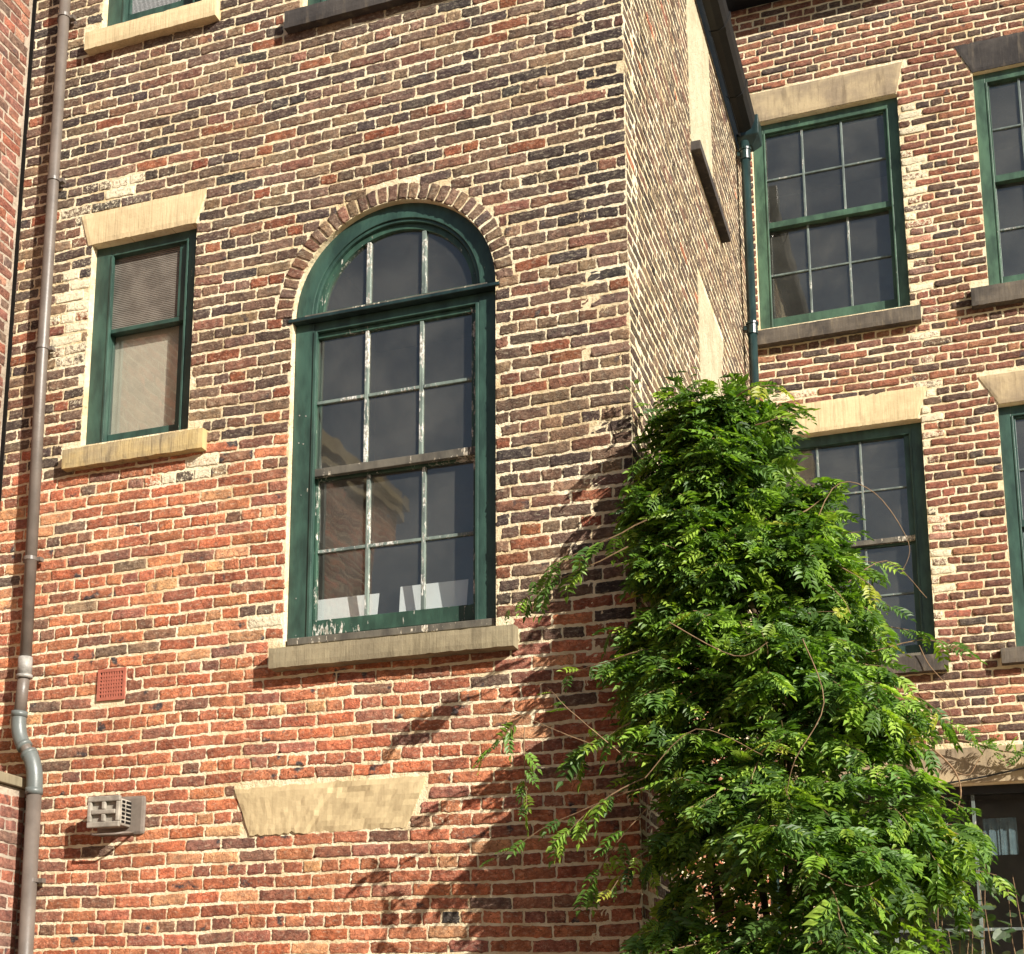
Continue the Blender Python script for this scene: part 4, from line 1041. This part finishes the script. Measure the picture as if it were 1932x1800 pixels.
for p, dv in (((-.62, 7.3, 4.02), (.5, -.3, -.3)), ((-.7, 7.25, 3.95), (.6, -.2, -.5)), ((-1.0, 6.75, 4.75), (.5, -.3, .2)), ((-.35, 7.2, 3.3), (.5, -.4, 0)), ((-.9, 6.4, 2.9), (.2, -.6, .1)), ((-.6, 6.5, 2.35), (.3, -.5, -.2)), ((-1.5, 6.8, 2.55), (-.5, -.3, -.3))):
    shoot(p, dv, .3, 5, .6, .8, yellow=.6)
# bare whips
for pts in ([(-.80, 7.3, 4.0), (-.62, 7.35, 4.45), (-.42, 7.4, 4.42), (-.27, 7.45, 4.15), (-.31, 7.45, 4.0)], [(-.6, 7.3, 3.9), (-.38, 7.4, 4.05), (-.2, 7.45, 3.85)],
            [(-.5, 7.3, 3.55), (-.2, 7.4, 3.62), (-.02, 7.45, 3.5)], [(-1.45, 6.55, 2.85), (-1.2, 6.5, 3.05), (-.9, 6.45, 2.9)], [(-1.3, 6.45, 3.55), (-1.0, 6.4, 3.35), (-.85, 6.4, 3.4)],
            [(-.7, 6.4, 3.4), (-.62, 6.38, 3.1), (-.75, 6.35, 2.85), (-.8, 6.4, 2.7)], [(-.9, 6.4, 2.5), (-.55, 6.35, 2.3), (-.4, 6.4, 2.35)], [(-1.45, 6.8, 3.0), (-1.8, 6.85, 3.1), (-2.25, 6.85, 3.32)]):
    P = [Vector(p) for p in pts]; out = []
    for i in range(len(P) - 1):
        p0 = P[max(i - 1, 0)]; p1 = P[i]; p2 = P[i + 1]; p3 = P[min(i + 2, len(P) - 1)]
        for j in range(5):
            t = j / 5; out.append(.5 * ((2 * p1) + (p2 - p0) * t + (2 * p0 - 5 * p1 + 4 * p2 - p3) * t * t + (3 * p1 - p0 - 3 * p2 + p3) * t ** 3))
    out.append(P[-1]); stems.tube(out, .0030, 5, .0016)
stems.build('branchwork', M['stem'], wis)['kind'] = 'stuff'
tk = MB()
for (ox, oy, ph) in ((0, 0, 0), (.12, .05, 2), (-.10, .06, 4), (.05, -.1, 1), (-.25, -.05, 3)):
    pts = []
    for i in range(26):
        z = i * .185; cx, rx, r_ = axis_at(max(z, .4)); w = min(1, z / 2)
        pts.append((-.85 * (1 - w) + cx * w + ox * (1 + z * .25) * (1 if z < 3 else max(.1, 1 - (z - 3) / 1.6)) + .05 * math.sin(z * 2.3 + ph), YC(z) + .05 + oy * (1 + z * .3) + .05 * math.cos(z * 2 + ph), z))
    tk.tube(pts, .035 - .004 * ph * .5, 8, .008)
tk.build('trunk', M['bark'], wis, smooth=True)
tmpl = [leaflet_template(rng, 5, .22, .066, .040) for _ in range(3)] + [leaflet_template(rng, 4, .19, .066, .040) for _ in range(3)]
scatter_leaves('foliage', tmpl, np.array(LP), np.array(LA), np.array(LN), np.array(LS), np.array(LC), M['leaf'], wis)

# broad-leaved shrub at the bottom right
def ovate(L, W):
    V = [(0, 0, 0)]; pr = [(.12, .3), (.32, .5), (.55, .45), (.8, .22)]
    for a, w in pr: V += [(a * L, w * W, .06 * L), (a * L, 0, 0), (a * L, -w * W, .06 * L)]
    V.append((L, 0, -.08 * L)); V = [(x, y, z - .12 * x * x / L) for x, y, z in V]
    Fs = [(0, 2, 1, 1)]; Fs = []
    for i in range(3):
        b = 1 + i * 3; Fs += [(b, b + 1, b + 4, b + 3), (b + 1, b + 2, b + 5, b + 4)]
    Fs += [(0, 2, 1, 0), (0, 3, 2, 0)]
    return np.array(V), [f for f in Fs if len(set(f)) == 4] , [(0, 2, 1), (0, 3, 2), (10, 11, 13), (11, 12, 13)]
def shrub(label, cat, stems_list, nleaf, Lf, spread, cset, droop=.3, name='shrub'):
    root = tag(empty(name, (stems_list[0][0][0], stems_list[0][0][1], 0)), label, cat)
    st = MB(); P, A, Nn, S_, C = [], [], [], [], []
    for a, b in stems_list:
        a, b = Vector(a), Vector(b); pts = []
        for i in range(9):
            t = i / 8; pts.append(a.lerp(b, t) + Vector((rng.normal(0, .015), rng.normal(0, .015), 0)) * (i > 0))
        st.tube(pts, .006, 5, .002)
        for j in range(nleaf):
            t = rng.uniform(.3, 1); q = a.lerp(b, t); th = rng.uniform(0, 6.28)
            off = np.array([math.cos(th), math.sin(th), rng.uniform(-.3, .6)]); P.append(np.array(q) + off * rng.uniform(0, spread)); A.append(off + rng.normal(0, .3, 3))
            Nn.append(np.array([.2, -.6, .8]) + rng.normal(0, .35, 3)); S_.append(rng.uniform(.65, 1.15)); c = np.array(cset[rng.integers(len(cset))]) * rng.uniform(.8, 1.2); C.append(c)
    st.build('branchwork', M['stem'], root)['kind'] = 'stuff'
    T = []
    for q in range(3):
        v, f4, f3 = ovate(Lf, Lf * .52); T.append((v, [f for f in f4]))
    scatter_leaves('foliage', T, np.array(P), np.array(A), np.array(Nn), np.array(S_), np.array(C), M['leaf2'], root)
    return root
sl = []
for i in range(30):
    bx = rng.uniform(-.42, .22); tx = bx + rng.uniform(-.15, .30); sl.append(((bx, 8.6 + rng.uniform(-.25, .3), rng.uniform(.1, .8)), (min(tx, .40), 8.6 + rng.uniform(-.3, .3), rng.uniform(1.75, 2.8) - max(0, tx) * .35)))
shrub('straggly shrub of dull grey-green oval leaves in front of the ground floor window', 'shrub', sl, 34, .115, .13,
      [lin(76, 92, 72), lin(62, 80, 56), lin(60, 82, 46), lin(92, 104, 84), lin(74, 90, 54)])

# creeper trailing over the stone lintel
cr = tag(empty('creeper', (-.4, D1 - .1, 4.2)), 'thin creeper shoot with small leaves trailing across the brown lintel of the ground floor window', 'climbing plant')
stems = MB(); LP, LA, LN, LS, LC = [], [], [], [], []
yy = D1 - .12
def path(pts, r, r1):
    P = [Vector(p) for p in pts]; out = []
    for i in range(len(P) - 1):
        p0 = P[max(i - 1, 0)]; p1 = P[i]; p2 = P[i + 1]; p3 = P[min(i + 2, len(P) - 1)]
        for j in range(6):
            t = j / 6; out.append(.5 * ((2 * p1) + (p2 - p0) * t + (2 * p0 - 5 * p1 + 4 * p2 - p3) * t * t + (3 * p1 - p0 - 3 * p2 + p3) * t ** 3))
    out.append(P[-1]); stems.tube(out, r, 6, r1); return out
pa = path([(-.95, yy, 4.15), (-.55, yy, 4.18), (-.25, yy, 4.17), (-.05, yy, 4.12), (.15, yy, 4.04), (.45, yy, 4.0), (.8, yy, 4.05)], .009, .004)
pb = path([(-.55, yy, 4.17), (-.40, yy - .02, 4.11), (-.27, yy - .03, 3.98), (-.19, yy - .03, 3.85), (-.17, yy - .03, 3.70), (-.21, yy - .03, 3.56)], .011, .006)
pc = path([(-.2, yy - .03, 3.88), (-.10, yy - .03, 3.85), (-.03, yy - .03, 3.95), (.04, yy - .02, 4.06)], .006, .004)
pd = path([(-.42, yy, 4.98), (-.35, yy, 4.80), (-.22, yy, 4.62), (-.05, yy, 4.38), (.06, yy, 4.2)], .004, .003)
pe = path([(-.5, yy, 4.62), (-.32, yy, 4.55), (-.22, yy, 4.42), (-.2, yy, 4.3)], .004, .003)
for (P, a, b, n_) in ((pa, 8, 16, 7), (pa, 17, 36, 34)):
    for j in range(n_):
        q = P[min(int(rng.uniform(a, b)), len(P) - 1)]
        LP.append(np.array(q) + rng.normal(0, .015, 3) + [0, -.01, 0]); LA.append(np.array([rng.uniform(-.4, 1), -.3, rng.uniform(-.5, .9)])); LN.append(np.array([.1, -.8, .6]) + rng.normal(0, .3, 3)); LS.append(rng.uniform(.4, .62)); LC.append(leaf_cols(1, rng, .03)[0])
stems.build('stem', M['stem'], cr, smooth=True)
scatter_leaves('foliage', tmpl, np.array(LP), np.array(LA), np.array(LN), np.array(LS), np.array(LC), M['leaf'], cr)

# slack cable across the same lintel
m = MB(); pts = [(-.75, D1 - .04, 3.76), (-.35, D1 - .04, 3.80), (.0, D1 - .04, 3.845), (.32, D1 - .04, 3.90), (.8, D1 - .04, 4.02), (1.6, D1 - .04, 4.2)]
m.tube(pts, .008, 8)
tag(m.build('cable', M['cable'], smooth=True), 'thin black cable slung across the lintel of the ground floor window', 'cable')
